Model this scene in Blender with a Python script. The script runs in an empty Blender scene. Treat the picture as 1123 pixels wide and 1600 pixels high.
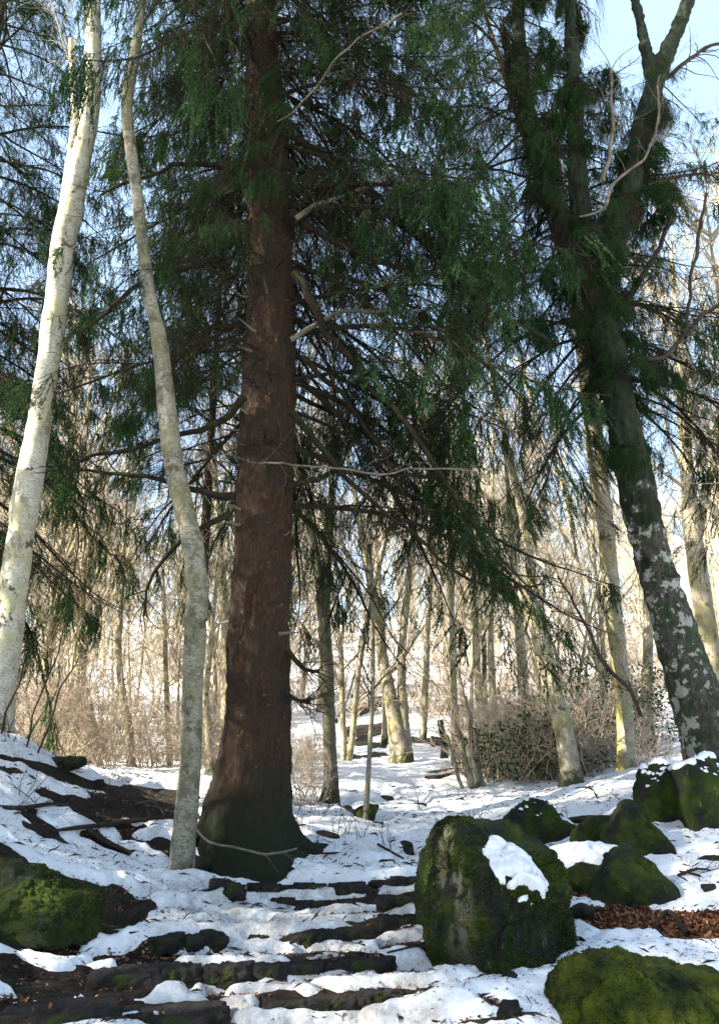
import bpy, math, random
import numpy as np
from mathutils import Matrix, Vector, Euler

# ------------------------------------------------------------------ camera, sky, sun, exposure
sc = bpy.context.scene
COL = sc.collection
F_PX, PW, PH = 1180.0, 1123.0, 1600.0
PITCH = math.atan(350.0 / F_PX)
CAM = np.array([0.0, 0.0, 1.6])
cd = bpy.data.cameras.new('camera')
cam = bpy.data.objects.new('camera', cd)
COL.objects.link(cam)
cam.location = CAM
cam.rotation_euler = (math.radians(90) + PITCH, 0, 0)
cd.sensor_fit = 'VERTICAL'
cd.sensor_height = 36.0
cd.lens = 36.0 * F_PX / PH
cd.clip_start, cd.clip_end = 0.05, 2000
sc.camera = cam

SUN_TO = np.array([-0.85, -0.30, 0.50]); SUN_TO = SUN_TO / np.linalg.norm(SUN_TO)
world = bpy.data.worlds.new('World'); sc.world = world; world.use_nodes = True
wn, wl = world.node_tree.nodes, world.node_tree.links
wn.clear()
sky = wn.new('ShaderNodeTexSky'); sky.sky_type = 'NISHITA'; sky.sun_disc = False
sky.sun_elevation = math.asin(SUN_TO[2])
sky.sun_rotation = math.atan2(SUN_TO[0], SUN_TO[1])
sky.dust_density = 1.6; sky.air_density = 1.0; sky.ozone_density = 1.0
bg = wn.new('ShaderNodeBackground'); bg.inputs['Strength'].default_value = 0.15
wo = wn.new('ShaderNodeOutputWorld')
tint = wn.new('ShaderNodeMix'); tint.data_type = 'RGBA'; tint.blend_type = 'MULTIPLY'; tint.inputs[0].default_value = 1
tint.inputs[6].default_value = (1, 1, 1, 1); tint.inputs[7].default_value = (0.86, 1.20, 1.62, 1); tint.clamp_result = False
wtc = wn.new('ShaderNodeTexCoord'); wno = wn.new('ShaderNodeTexNoise'); wno.inputs['Scale'].default_value = 2.2; wno.inputs['Detail'].default_value = 5
wl.new(wtc.outputs['Generated'], wno.inputs['Vector'])
wr = wn.new('ShaderNodeMapRange'); wr.inputs[1].default_value = 0.3; wr.inputs[2].default_value = 0.7; wr.inputs[3].default_value = 0.4; wr.inputs[4].default_value = 0.95
wl.new(wno.outputs['Fac'], wr.inputs[0])
veil = wn.new('ShaderNodeMix'); veil.data_type = 'RGBA'          # thin high cloud
wl.new(wr.outputs[0], veil.inputs[0]); wl.new(sky.outputs[0], veil.inputs[6]); wl.new(tint.outputs[2], veil.inputs[7])
wl.new(veil.outputs[2], bg.inputs[0]); wl.new(bg.outputs[0], wo.inputs[0])
sd = bpy.data.lights.new('sun', 'SUN'); sd.energy = 4.8; sd.angle = math.radians(0.5); sd.color = (1.0, 0.93, 0.82)
so = bpy.data.objects.new('sun', sd); COL.objects.link(so)
so.rotation_euler = Vector(SUN_TO).to_track_quat('Z', 'Y').to_euler()
sc.view_settings.view_transform = 'Standard'
try: sc.view_settings.look = 'None'
except Exception: pass
sc.view_settings.exposure = 2.6
sc.view_settings.gamma = 1.0
sc.view_settings.use_curve_mapping = False
sc.render.engine = 'CYCLES'
sc.cycles.max_bounces = 5; sc.cycles.diffuse_bounces = 3; sc.cycles.glossy_bounces = 1
sc.cycles.transmission_bounces = 3; sc.cycles.transparent_max_bounces = 4

rng = np.random.default_rng(11)
random.seed(5)

# ------------------------------------------------------------------ projection between photograph pixels and places
cp, sp = math.cos(PITCH), math.sin(PITCH)
def ray(px, py):
    u = (px - PW / 2) / F_PX; v = (PH / 2 - py) / F_PX
    return np.array([u, cp - v * sp, sp + v * cp])
def at(px, py, Y):
    d = ray(px, py); return CAM + d * (Y / d[1])
def scale_at(px, py, Y):
    return (Y / ray(px, py)[1]) / F_PX          # metres per photograph pixel
def project(X, Y, Z):
    dz = Z - CAM[2]
    dep = Y * cp + dz * sp
    dep = np.where(dep < 0.2, 0.2, dep)
    return PW / 2 + F_PX * X / dep, PH / 2 - F_PX * (-Y * sp + dz * cp) / dep

# ------------------------------------------------------------------ noise
def _hash(i, j, k, s):
    h = (i * 374761393 + j * 668265263 + k * 2147483647 + s * 974634777) & 0xffffffff
    h = ((h ^ (h >> 13)) * 1274126177) & 0xffffffff
    h = h ^ (h >> 16)
    return (h & 0xffff) / 32767.5 - 1.0
def vnoise(P, s=0):
    P = np.asarray(P, float); i = np.floor(P).astype(np.int64); f = P - i
    f = f * f * (3 - 2 * f); r = 0
    for a in (0, 1):
        for b in (0, 1):
            for c in (0, 1):
                w = (f[..., 0] if a else 1 - f[..., 0]) * (f[..., 1] if b else 1 - f[..., 1]) * (f[..., 2] if c else 1 - f[..., 2])
                r = r + w * _hash(i[..., 0] + a, i[..., 1] + b, i[..., 2] + c, s)
    return r
def fbm(P, o=4, s=0, g=0.5):
    r = 0; a = 1.0; P = np.asarray(P, float)
    for k in range(o):
        r = r + a * vnoise(P, s + k * 7); a *= g; P = P * 2.03 + 11.3
    return r
def fb2(x, y, sc_, o=4, s=0, g=0.5):
    return fbm(np.stack([x * sc_, y * sc_, np.zeros_like(x) + 3.7], -1), o, s, g)
def sstep(a, b, x):
    t = np.clip((x - a) / (b - a), 0, 1); return t * t * (3 - 2 * t)

# ------------------------------------------------------------------ mesh building
class MB:
    def __init__(s): s.v = []; s.q = []; s.t = []; s.n = 0; s.qm = []; s.tm = []
    def add(s, V, Q=None, T=None, m=0):
        V = np.asarray(V, float).reshape(-1, 3)
        if Q is not None and len(Q): s.q.append(np.asarray(Q) + s.n); s.qm.append(np.full(len(Q), m))
        if T is not None and len(T): s.t.append(np.asarray(T) + s.n); s.tm.append(np.full(len(T), m))
        s.v.append(V); s.n += len(V)
    def tubes(s, P, R, k=4, m=0, cap=False):
        P = np.asarray(P, float); R = np.asarray(R, float)
        if P.ndim == 2: P = P[None]; R = R[None]
        M, N, _ = P.shape
        if M == 0: return
        T = np.gradient(P, axis=1); T /= np.linalg.norm(T, axis=2, keepdims=True) + 1e-9
        ref = np.where(np.abs(T[:, :1, 2:3]) > 0.8, np.array([1.0, 0.13, 0]), np.array([0.0, 0, 1]))
        A = np.cross(T, np.broadcast_to(ref, T.shape)); A /= np.linalg.norm(A, axis=2, keepdims=True) + 1e-9
        B = np.cross(T, A)
        th = np.arange(k) * 2 * np.pi / k
        V = P[:, :, None] + R[:, :, None, None] * (A[:, :, None] * np.cos(th)[:, None] + B[:, :, None] * np.sin(th)[:, None])
        idx = np.arange(M * N * k).reshape(M, N, k)
        a = idx[:, :-1]; b = idx[:, 1:]
        Q = np.stack([a, np.roll(a, -1, 2), np.roll(b, -1, 2), b], -1).reshape(-1, 4)
        s.add(V, Q, None, m)
    def mesh(s, name, mats, smooth=False):
        me = bpy.data.meshes.new(name)
        V = np.concatenate(s.v) if s.v else np.zeros((0, 3))
        q = np.concatenate(s.q) if s.q else np.zeros((0, 4), int)
        t = np.concatenate(s.t) if s.t else np.zeros((0, 3), int)
        me.vertices.add(len(V)); me.vertices.foreach_set('co', V.astype(np.float32).ravel())
        nl = q.size + t.size
        me.loops.add(nl); me.loops.foreach_set('vertex_index', np.concatenate([q.ravel(), t.ravel()]).astype(np.int32))
        me.polygons.add(len(q) + len(t))
        ls = np.concatenate([np.arange(len(q)) * 4, q.size + np.arange(len(t)) * 3]).astype(np.int32)
        me.polygons.foreach_set('loop_start', ls)
        mi = np.concatenate([np.concatenate(s.qm) if s.qm else np.zeros(0), np.concatenate(s.tm) if s.tm else np.zeros(0)]).astype(np.int32)
        me.polygons.foreach_set('material_index', mi)
        me.polygons.foreach_set('use_smooth', np.full(len(mi), smooth))
        me.update(calc_edges=True)
        for m in (mats if isinstance(mats, (list, tuple)) else [mats]): me.materials.append(m)
        return me
def obj(name, me, parent=None, loc=(0, 0, 0)):
    o = bpy.data.objects.new(name, me); COL.objects.link(o); o.location = loc
    if parent is not None: o.parent = parent
    return o
def tag(o, label=None, cat=None, group=None, kind=None):
    if label: o['label'] = label
    if cat: o['category'] = cat
    if group: o['group'] = group
    if kind: o['kind'] = kind
    return o
def empty(name, loc):
    o = bpy.data.objects.new(name, None); COL.objects.link(o); o.location = loc; return o

# ------------------------------------------------------------------ materials
class NT:
    def __init__(s, name):
        s.m = bpy.data.materials.new(name); s.m.use_nodes = True
        s.n = s.m.node_tree.nodes; s.l = s.m.node_tree.links
        s.b = s.n['Principled BSDF']; s.out = s.n['Material Output']
        s.tc = s.n.new('ShaderNodeTexCoord')
    def new(s, t, **kw):
        n = s.n.new(t)
        for k, v in kw.items():
            if hasattr(n, k): setattr(n, k, v)
            else: n.inputs[k].default_value = v
        return n
    def link(s, a, b): s.l.new(a, b)
    def mapped(s, scale=(1, 1, 1), coord='Object'):
        mp = s.new('ShaderNodeMapping'); mp.inputs['Scale'].default_value = scale
        s.link(s.tc.outputs[coord], mp.inputs[0]); return mp.outputs[0]
    def noise(s, scale, detail=5, rough=0.6, co=None):
        n = s.new('ShaderNodeTexNoise'); n.inputs['Scale'].default_value = scale
        n.inputs['Detail'].default_value = detail; n.inputs['Roughness'].default_value = rough
        s.link(co if co is not None else s.tc.outputs['Object'], n.inputs['Vector']); return n.outputs['Fac']
    def ramp(s, fac, stops):
        r = s.new('ShaderNodeValToRGB'); e = r.color_ramp.elements
        while len(e) < len(stops): e.new(0.5)
        for i, (p, c) in enumerate(stops):
            e[i].position = p; e[i].color = (*c, 1) if len(c) == 3 else c
        s.link(fac, r.inputs[0]); return r.outputs[0]
    def mix(s, fac, a, b, mode='MIX'):
        n = s.new('ShaderNodeMix'); n.data_type = 'RGBA'; n.blend_type = mode
        for sock, val in ((n.inputs[0], fac), (n.inputs[6], a), (n.inputs[7], b)):
            if hasattr(val, 'links'): s.link(val, sock)
            elif isinstance(val, (int, float)): sock.default_value = val
            else: sock.default_value = (*val, 1)
        return n.outputs[2]
    def math(s, op, a, b=0.0, clamp=False):
        n = s.new('ShaderNodeMath'); n.operation = op; n.use_clamp = clamp
        for sock, val in ((n.inputs[0], a), (n.inputs[1], b)):
            if hasattr(val, 'links'): s.link(val, sock)
            else: sock.default_value = val
        return n.outputs[0]
    def attr(s, name):
        n = s.new('ShaderNodeAttribute'); n.attribute_name = name; return n.outputs['Fac']
    def done(s, col, rough=0.85, bump=None, bstr=0.5, bdist=0.02, spec=0.25):
        if hasattr(col, 'links'): s.link(col, s.b.inputs['Base Color'])
        else: s.b.inputs['Base Color'].default_value = (*col, 1)
        s.b.inputs['Roughness'].default_value = rough
        s.b.inputs['Specular IOR Level'].default_value = spec
        if bump is not None:
            b = s.new('ShaderNodeBump'); b.inputs['Strength'].default_value = bstr; b.inputs['Distance'].default_value = bdist
            s.link(bump, b.inputs['Height']); s.link(b.outputs[0], s.b.inputs['Normal'])
        return s.m

W3 = lambda v: (v, v, v)
def mat_spruce_bark():
    t = NT('spruce_bark')
    co = t.mapped((1, 1, 0.45))
    n1 = t.noise(38, 6, 0.7, co); n2 = t.noise(3.0, 4, 0.6)
    c = t.ramp(n1, [(0.3, (0.008, 0.005, 0.004)), (0.5, (0.034, 0.0145, 0.006)), (0.74, (0.085, 0.040, 0.018))])
    c = t.mix(t.ramp(n2, [(0.32, W3(0)), (0.72, W3(0.85))]), c, (0.020, 0.017, 0.010))
    vo = t.new('ShaderNodeTexVoronoi'); vo.inputs['Scale'].default_value = 5.0; t.link(t.noise(6, 4, 0.7), vo.inputs['Vector'])
    l = t.ramp(t.noise(8, 9, 0.82), [(0.615, W3(0)), (0.65, W3(0.6))])
    c = t.mix(l, c, (0.20, 0.19, 0.15))
    sx = t.new('ShaderNodeSeparateXYZ'); t.link(t.tc.outputs['Object'], sx.inputs[0])
    h = t.math('MULTIPLY_ADD', sx.outputs[2], -0.9); t.n[-1].inputs[2].default_value = 1.0
    mm = t.math('ADD', h, t.math('MULTIPLY', t.noise(5, 5, 0.7), 1.2))
    c = t.mix(t.ramp(mm, [(0.55, W3(0)), (1.35, W3(0.95))]), c, (0.012, 0.016, 0.006))
    return t.done(c, 0.92, n1, 0.9, 0.03)
def mat_birch(name, light, dark, patch, yel=(0.33, 0.30, 0.13), amt=0.55, side=None, foot=None):
    t = NT(name)
    n1 = t.noise(26, 4, 0.65, t.mapped((1, 1, 7.0)))
    c = t.ramp(n1, [(0.41, dark), (0.50, light), (0.8, tuple(min(1, x * 1.1) for x in light))])
    n2 = t.noise(7.5, 6, 0.72)
    c = t.mix(t.ramp(n2, [(0.50, W3(0)), (0.56, W3(amt))]), c, patch)
    n3 = t.noise(2.4, 4, 0.6)
    c = t.mix(t.ramp(n3, [(0.47, W3(0)), (0.60, W3(0.6))]), c, yel)
    n5 = t.noise(3.1, 8, 0.8, t.mapped((1.4, 1.4, 0.8)))
    c = t.mix(t.ramp(n5, [(0.54, W3(0)), (0.60, W3(0.7))]), c, tuple(0.45 * x for x in patch))
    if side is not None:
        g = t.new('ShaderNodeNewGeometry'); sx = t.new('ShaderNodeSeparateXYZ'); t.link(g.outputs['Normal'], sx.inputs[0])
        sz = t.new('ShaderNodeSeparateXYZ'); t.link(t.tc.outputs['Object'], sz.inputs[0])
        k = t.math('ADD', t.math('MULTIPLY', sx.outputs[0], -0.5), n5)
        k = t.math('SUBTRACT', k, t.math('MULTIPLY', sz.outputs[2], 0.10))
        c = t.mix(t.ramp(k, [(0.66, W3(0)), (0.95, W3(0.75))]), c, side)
    if foot is not None:
        sx = t.new('ShaderNodeSeparateXYZ'); t.link(t.tc.outputs['Object'], sx.inputs[0])
        k = t.math('SUBTRACT', t.noise(4, 6, 0.7), t.math('MULTIPLY', sx.outputs[2], 0.45))
        c = t.mix(t.ramp(k, [(0.30, W3(0)), (0.42, W3(0.9))]), c, foot)
    n4 = t.noise(4.6, 5, 0.7, t.mapped((1, 1, 0.9)))
    c = t.mix(t.ramp(n4, [(0.59, W3(0)), (0.62, W3(0.9))]), c, (0.06, 0.045, 0.025))
    return t.done(c, 0.85, n2, 0.5, 0.015)
def mat_mossy_bark():
    t = NT('lichen_bark')
    n1 = t.noise(30, 6, 0.7, t.mapped((1, 1, 0.5)))
    c = t.ramp(n1, [(0.3, (0.012, 0.011, 0.009)), (0.55, (0.05, 0.045, 0.035)), (0.75, (0.10, 0.095, 0.07))])
    n2 = t.noise(3.2, 7, 0.75)
    c = t.mix(t.ramp(n2, [(0.5, W3(0)), (0.6, W3(0.9))]), c, (0.018, 0.035, 0.009))
    n3 = t.noise(5.2, 7, 0.7)
    c = t.mix(t.ramp(n3, [(0.545, W3(0)), (0.57, W3(0.9))]), c, (0.26, 0.255, 0.215))
    sx = t.new('ShaderNodeSeparateXYZ'); t.link(t.tc.outputs['Object'], sx.inputs[0])
    k = t.math('ADD', t.math('MULTIPLY', sx.outputs[2], 0.16), t.noise(2.5, 6, 0.75))       # moss takes over higher up
    c = t.mix(t.ramp(k, [(0.98, W3(0)), (1.16, W3(0.96))]), c, (0.008, 0.013, 0.004))
    return t.done(c, 0.92, n1, 0.8, 0.03)
def mat_wood(name, a, b, moss=None, scale=9):
    t = NT(name)
    c = t.ramp(t.noise(scale, 5, 0.7), [(0.3, a), (0.7, b)])
    if moss: c = t.mix(t.ramp(t.noise(2.2, 5, 0.7), [(0.5, W3(0)), (0.62, W3(0.85))]), c, moss)
    oi = t.new('ShaderNodeObjectInfo')
    c = t.mix(0.6, c, t.ramp(oi.outputs['Random'], [(0, W3(0.65)), (1, W3(1.25))]), 'MULTIPLY')
    return t.done(c, 0.95, spec=0.08)
def mat_leaf(name, stops, trans=0.35, var=True):
    t = NT(name)
    g = t.new('ShaderNodeNewGeometry')
    c = t.ramp(g.outputs['Random Per Island'], stops)
    if var:
        c = t.mix(1.0, c, t.ramp(t.noise(1.7, 3, 0.6), [(0.32, (0.5, 0.6, 0.62)), (0.68, (1.5, 1.35, 0.95))]), 'MULTIPLY')
    t.done(c, 0.7, spec=0.1)
    tr = t.new('ShaderNodeBsdfTranslucent'); t.link(c, tr.inputs[0])
    mx = t.new('ShaderNodeMixShader'); mx.inputs[0].default_value = trans
    t.link(t.b.outputs[0], mx.inputs[1]); t.link(tr.outputs[0], mx.inputs[2]); t.link(mx.outputs[0], t.out.inputs[0])
    return t.m
def mat_rock(name, moss_lo, rockc=((0.008, 0.008, 0.007), (0.035, 0.034, 0.028)), m1=(0.008, 0.017, 0.002), m2=(0.055, 0.080, 0.005), lich=(0.14, 0.16, 0.05), lich_at=0.62):
    t = NT(name)
    n1 = t.noise(14, 7, 0.75)
    rc = t.ramp(n1, [(0.3, rockc[0]), (0.7, rockc[1])])
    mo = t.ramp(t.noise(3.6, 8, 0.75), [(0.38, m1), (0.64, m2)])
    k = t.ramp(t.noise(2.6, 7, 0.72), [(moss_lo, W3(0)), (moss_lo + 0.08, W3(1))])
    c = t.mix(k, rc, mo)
    l = t.ramp(t.noise(7.5, 8, 0.85, t.mapped((1.5, 1.5, 0.8))), [(lich_at, W3(0)), (lich_at + 0.04, W3(0.85))])
    c = t.mix(l, c, lich)
    a = t.attr('pale')
    pc = t.ramp(t.noise(11, 6, 0.7), [(0.4, (0.16, 0.18, 0.045)), (0.56, (0.30, 0.27, 0.20))])
    c = t.mix(a, c, pc)
    return t.done(c, 0.93, t.noise(60, 6, 0.8), 1.0, 0.05)

M_SPRUCE = mat_spruce_bark()
M_BIRCH = mat_birch('birch_bark', (0.47, 0.45, 0.36), (0.20, 0.17, 0.12), (0.27, 0.25, 0.17))
M_GREY = mat_birch('mottled_grey_bark', (0.22, 0.205, 0.155), (0.07, 0.058, 0.04), (0.09, 0.082, 0.05), (0.13, 0.12, 0.05), amt=0.85)
M_MOSSB = mat_mossy_bark()
M_DUSK = mat_birch('dusky_bark', (0.13, 0.115, 0.085), (0.04, 0.033, 0.022), (0.06, 0.055, 0.032), (0.06, 0.065, 0.02), amt=0.8, foot=(0.02, 0.022, 0.006))
M_TRUNKP = mat_birch('pale_background_bark', (0.33, 0.29, 0.215), (0.15, 0.12, 0.08), (0.16, 0.14, 0.085), (0.19, 0.18, 0.04), foot=(0.03, 0.035, 0.008))
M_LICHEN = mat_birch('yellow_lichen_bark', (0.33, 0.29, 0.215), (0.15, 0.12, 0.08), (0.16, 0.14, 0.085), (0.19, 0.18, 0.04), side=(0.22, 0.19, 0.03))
M_TWIG = mat_wood('bare_twig', (0.22, 0.18, 0.125), (0.52, 0.45, 0.34), (0.30, 0.27, 0.14))
M_SHRUB = mat_wood('shrub_twig', (0.22, 0.17, 0.115), (0.50, 0.42, 0.315))
M_BOUGH = mat_wood('bough_wood', (0.008, 0.006, 0.005), (0.034, 0.026, 0.018), (0.020, 0.026, 0.009))
M_DEADB = mat_wood('dead_branch_wood', (0.05, 0.044, 0.034), (0.17, 0.15, 0.115))
M_DARKTWIG = mat_wood('dark_twig', (0.016, 0.012, 0.009), (0.055, 0.042, 0.031))
M_NEEDLE = mat_leaf('spruce_needles', [(0.0, (0.003, 0.030, 0.018)), (0.5, (0.013, 0.056, 0.026)), (0.85, (0.050, 0.098, 0.018)), (1, (0.07, 0.06, 0.016))])
M_EVER = mat_leaf('evergreen_leaf', [(0.0, (0.012, 0.03, 0.012)), (0.6, (0.03, 0.065, 0.022)), (1, (0.06, 0.10, 0.03))])
M_LITTER = mat_leaf('dead_leaves', [(0.0, (0.05, 0.02, 0.012)), (0.5, (0.14, 0.06, 0.03)), (0.85, (0.24, 0.12, 0.06)), (1, (0.38, 0.18, 0.09))], 0.1, False)
M_TUFT = mat_leaf('moss_tuft', [(0.0, (0.005, 0.010, 0.001)), (0.6, (0.020, 0.036, 0.003)), (1, (0.09, 0.115, 0.010))], 0.2)
M_BOULDER = mat_rock('mossy_boulder', 0.43, lich_at=0.60)
M_BOULDER_BRIGHT = mat_rock('bright_mossy_boulder', 0.30, m1=(0.008, 0.018, 0.001), m2=(0.17, 0.19, 0.008), lich_at=0.72)  # same rock with brighter, yellower moss
M_STONE = mat_rock('step_stone', 0.56, ((0.005, 0.004, 0.004), (0.055, 0.045, 0.038)), lich_at=0.70)
def mat_ground():
    t = NT('forest_soil')
    n = t.noise(22, 7, 0.75)
    c = t.ramp(n, [(0.3, (0.005, 0.004, 0.003)), (0.55, (0.024, 0.015, 0.010)), (0.75, (0.07, 0.042, 0.027))])
    c = t.mix(t.ramp(t.noise(1.6, 5, 0.7), [(0.5, W3(0)), (0.62, W3(0.7))]), c, (0.02, 0.028, 0.008))
    return t.done(c, 0.95, n, 0.9, 0.04)
def mat_snow(name='old_snow', trod=True):
    t = NT(name)
    n1 = t.noise(9, 6, 0.65)
    c = t.ramp(n1, [(0.25, (0.66, 0.65, 0.65)), (0.62, (0.86, 0.85, 0.84))])
    sp_ = t.ramp(t.noise(75, 3, 0.8), [(0.66, W3(0)), (0.71, W3(0.55))])
    c = t.mix(sp_, c, (0.20, 0.15, 0.10))
    if trod:
        a = t.attr('trod')
        dn = t.ramp(t.noise(5, 8, 0.82), [(0.36, W3(0.15)), (0.6, W3(1))])
        c = t.mix(t.math('MULTIPLY', a, dn), c, (0.30, 0.28, 0.25))
    t.b.inputs['Subsurface Weight'].default_value = 0.0
    return t.done(c, 0.7, t.noise(34, 7, 0.75), 0.55, 0.03, 0.2)
M_SOIL = mat_ground(); M_SNOW = mat_snow(); M_CAP = mat_snow('snow_on_stone', False)

# ------------------------------------------------------------------ the ground
CP = [(100, 1600, 4.4), (560, 1600, 4.6), (1000, 1600, 4.5), (400, 1370, 7.2), (600, 1368, 7.3), (700, 1360, 7.3), (600, 1300, 9.0), (640, 1245, 12),
      (560, 1205, 16), (680, 1196, 18), (590, 1118, 30), (750, 1228, 13), (880, 1240, 11.5), (980, 1205, 13), (1070, 1192, 11), (1110, 1292, 7.6),
      (950, 1400, 6.3), (1100, 1380, 6.3), (1000, 1470, 5.5), (860, 1320, 8.0), (1110, 1470, 5.4), (780, 1520, 5.25), (480, 1290, 8.9),
      (0, 1166, 7.6), (100, 1197, 8.5), (200, 1227, 9.6), (275, 1233, 10.5), (0, 1280, 6.4), (150, 1300, 7.2), (0, 1345, 5.6), (250, 1372, 6.8), (150, 1450, 5.5),
      (0, 1500, 4.9), (300, 1425, 6.2), (150, 1203, 14), (250, 1206, 16), (60, 1182, 21), (400, 1200, 16), (500, 1500, 5.35), (400, 1130, 30), (800, 1122, 30), (1050, 1150, 22)]
cps = [at(*c) for c in CP] + [np.array(p, float) for p in [(-30, 60, 8.0), (30, 60, 9.5), (0, 60, 9.5), (-70, 140, 22), (70, 140, 24), (0, 140, 22),
      (0, -4, -1.0), (-6, -4, 0.2), (6, -4, -0.6), (-12, 6, 3.0), (12, 7, 2.6), (-14, 18, 2.4), (14, 18, 3.2), (0, 2.2, -0.25), (-3, 2, 0.25), (3, 2, -0.1),
      (-120, 40, 14), (120, 40, 16), (-60, -60, 0), (60, -60, 0), (0, 400, 50), (-400, 300, 50), (400, 300, 50), (-400, -300, 4), (400, -300, 4)]]
cps = np.array(cps)
def wxy(x, y):      # compress far distances so that near control points stay influential
    r = np.hypot(x, y - 7) + 1e-6; k = np.log1p(r / 6.0) * 6.0 / r
    return x * k, (y - 7) * k
def tps(r2): return np.where(r2 > 0, 0.5 * r2 * np.log(r2 + 1e-12), 0)
_ax, _ay = wxy(cps[:, 0], cps[:, 1])
n_ = len(cps)
K = tps((_ax[:, None] - _ax) ** 2 + (_ay[:, None] - _ay) ** 2) + np.eye(n_) * 0.02
Pm = np.stack([np.ones(n_), _ax, _ay], 1)
_w = np.linalg.solve(np.block([[K, Pm], [Pm.T, np.zeros((3, 3))]]), np.concatenate([cps[:, 2], np.zeros(3)]))
def zbase(x, y):
    x = np.asarray(x, float); y = np.asarray(y, float)
    a, b = wxy(x, y); z = _w[n_] + _w[n_ + 1] * a + _w[n_ + 2] * b
    for i in range(n_):
        z = z + _w[i] * tps((a - _ax[i]) ** 2 + (b - _ay[i]) ** 2)
    return z
ROWS = [[(0, 1340), (800, 1340)], [(0, 1400), (300, 1400), (720, 1383)], [(0, 1432), (300, 1426), (720, 1408)], [(0, 1495), (200, 1483), (450, 1474), (720, 1446)],
        [(0, 1560), (100, 1550), (300, 1534), (450, 1526), (600, 1512), (720, 1500)], [(0, 1588), (100, 1585), (400, 1575), (620, 1562), (750, 1548)],
        [(0, 1622), (200, 1610), (350, 1604), (700, 1596)], [(0, 1690), (720, 1660)]]
def terrace(px, py):
    ys = [np.interp(px, [p[0] for p in r], [p[1] for p in r]) for r in ROWS]
    off = np.zeros_like(px)
    for i in range(len(ROWS) - 1):
        f = (ys[i + 1] - py) / (ys[i + 1] - ys[i])
        k = (f >= 0) & (f < 1)
        s_ = np.where(f < 0.3, -0.5 + sstep(0, 0.3, f), 0.5 - (f - 0.3) / 0.7)
        off = np.where(k, s_ * 0.10 * (0.4 if i == 0 else 1), off)
    m = sstep(90, 260, px + (py - 1400) * 0.9) * (1 - sstep(690, 760, px)) * sstep(1330, 1380, py)
    return off * m
def seg_mask(px, py, segs):
    """1 inside the strips (x0,y0,x1,y1,half thickness) of the photograph's ground, falling to 0 outside"""
    out = np.full(px.shape, -9.0)
    for (x0, y0, x1, y1, h) in segs:
        dx, dy = x1 - x0, (y1 - y0) * 2.2
        t = np.clip(((px - x0) * dx + (py - y0) * 2.2 * dy) / (dx * dx + dy * dy + 1e-6), 0, 1)
        d = np.hypot(px - x0 - t * dx, (py - y0) * 2.2 - t * dy) / 2.2
        out = np.maximum(out, (h - d) / 6.0)
    return out
LEDGES = [(0, 1183, 60, 1196, 4), (60, 1198, 140, 1226, 8), (140, 1228, 200, 1238, 7), (200, 1240, 280, 1250, 13), (0, 1200, 30, 1207, 3),
          (60, 1240, 110, 1254, 6), (110, 1256, 190, 1268, 11), (190, 1268, 285, 1276, 13), (135, 1305, 160, 1318, 7), (160, 1320, 200, 1334, 5),
          (195, 1298, 222, 1296, 5), (210, 1330, 238, 1340, 4), (195, 1312, 225, 1316, 4), (250, 1318, 300, 1350, 10), (290, 1350, 420, 1368, 12),
          (90, 1372, 130, 1384, 4), (130, 1386, 165, 1395, 8), (178, 1385, 205, 1408, 4), (215, 1408, 245, 1415, 3), (0, 1325, 25, 1345, 8), (0, 1310, 20, 1320, 3),
          (0, 1470, 60, 1480, 12), (60, 1490, 105, 1496, 7), (96, 1462, 118, 1478, 5), (0, 1510, 60, 1540, 18), (60, 1545, 260, 1530, 20), (200, 1510, 260, 1500, 8),
          (130, 1508, 240, 1492, 4), (0, 1590, 200, 1585, 18), (150, 1560, 240, 1545, 8), (0, 1560, 40, 1565, 4), (10, 1400, 160, 1430, 30)]
RISERS = [(225, 1478, 310, 1474, 8), (120, 1536, 390, 1522, 18), (390, 1518, 600, 1508, 14), (445, 1468, 590, 1461, 9), (420, 1576, 620, 1558, 13), (240, 1596, 340, 1594, 14), (250, 1500, 330, 1496, 6), (390, 1470, 440, 1470, 5),
          (200, 1490, 240, 1485, 5), (510, 1498, 590, 1493, 3), (590, 1442, 655, 1442, 7), (380, 1388, 580, 1388, 6), (600, 1378, 665, 1376, 4), (430, 1412, 560, 1414, 6), (560, 1412, 655, 1400, 6),
          (640, 1550, 720, 1542, 4), (720, 1600, 830, 1590, 5), (780, 1575, 815, 1590, 7), (750, 1560, 790, 1575, 4)]
RISERS += [(380, 1401, 440, 1399, 3), (500, 1433, 600, 1428, 3), (300, 1449, 420, 1445, 2.5), (600, 1481, 650, 1476, 3.5), (420, 1495, 560, 1488, 3), (600, 1530, 660, 1524, 4), (300, 1560, 420, 1556, 3.5),
           (620, 1590, 700, 1582, 4), (450, 1602, 560, 1597, 5), (150, 1500, 200, 1500, 5), (330, 1420, 380, 1424, 3), (640, 1430, 660, 1425, 3)]
RISERS = [(a, b, c, d, e * 0.72) for (a, b, c, d, e) in RISERS]
LEAFY = [(915, 1432, 960, 1448, 12), (960, 1442, 1060, 1448, 20), (1060, 1462, 1123, 1458, 14), (1075, 1440, 1123, 1434, 7), (910, 1400, 930, 1395, 7), (940, 1428, 1010, 1415, 5)]
SPOTS = [(600, 1243, 612, 1249, 3), (632, 1318, 642, 1336, 4), (595, 1348, 612, 1346, 3), (700, 1268, 712, 1270, 2), (655, 1257, 665, 1259, 2), (500, 1300, 525, 1308, 4), (540, 1262, 600, 1290, 3),
         (560, 1140, 600, 1142, 3), (545, 1160, 600, 1165, 3), (640, 1155, 690, 1160, 2), (540, 1185, 600, 1180, 2), (930, 1300, 960, 1285, 4), (460, 1292, 475, 1290, 3), (1040, 1372, 1075, 1365, 2), (1030, 1340, 1110, 1335, 2)]
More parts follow.
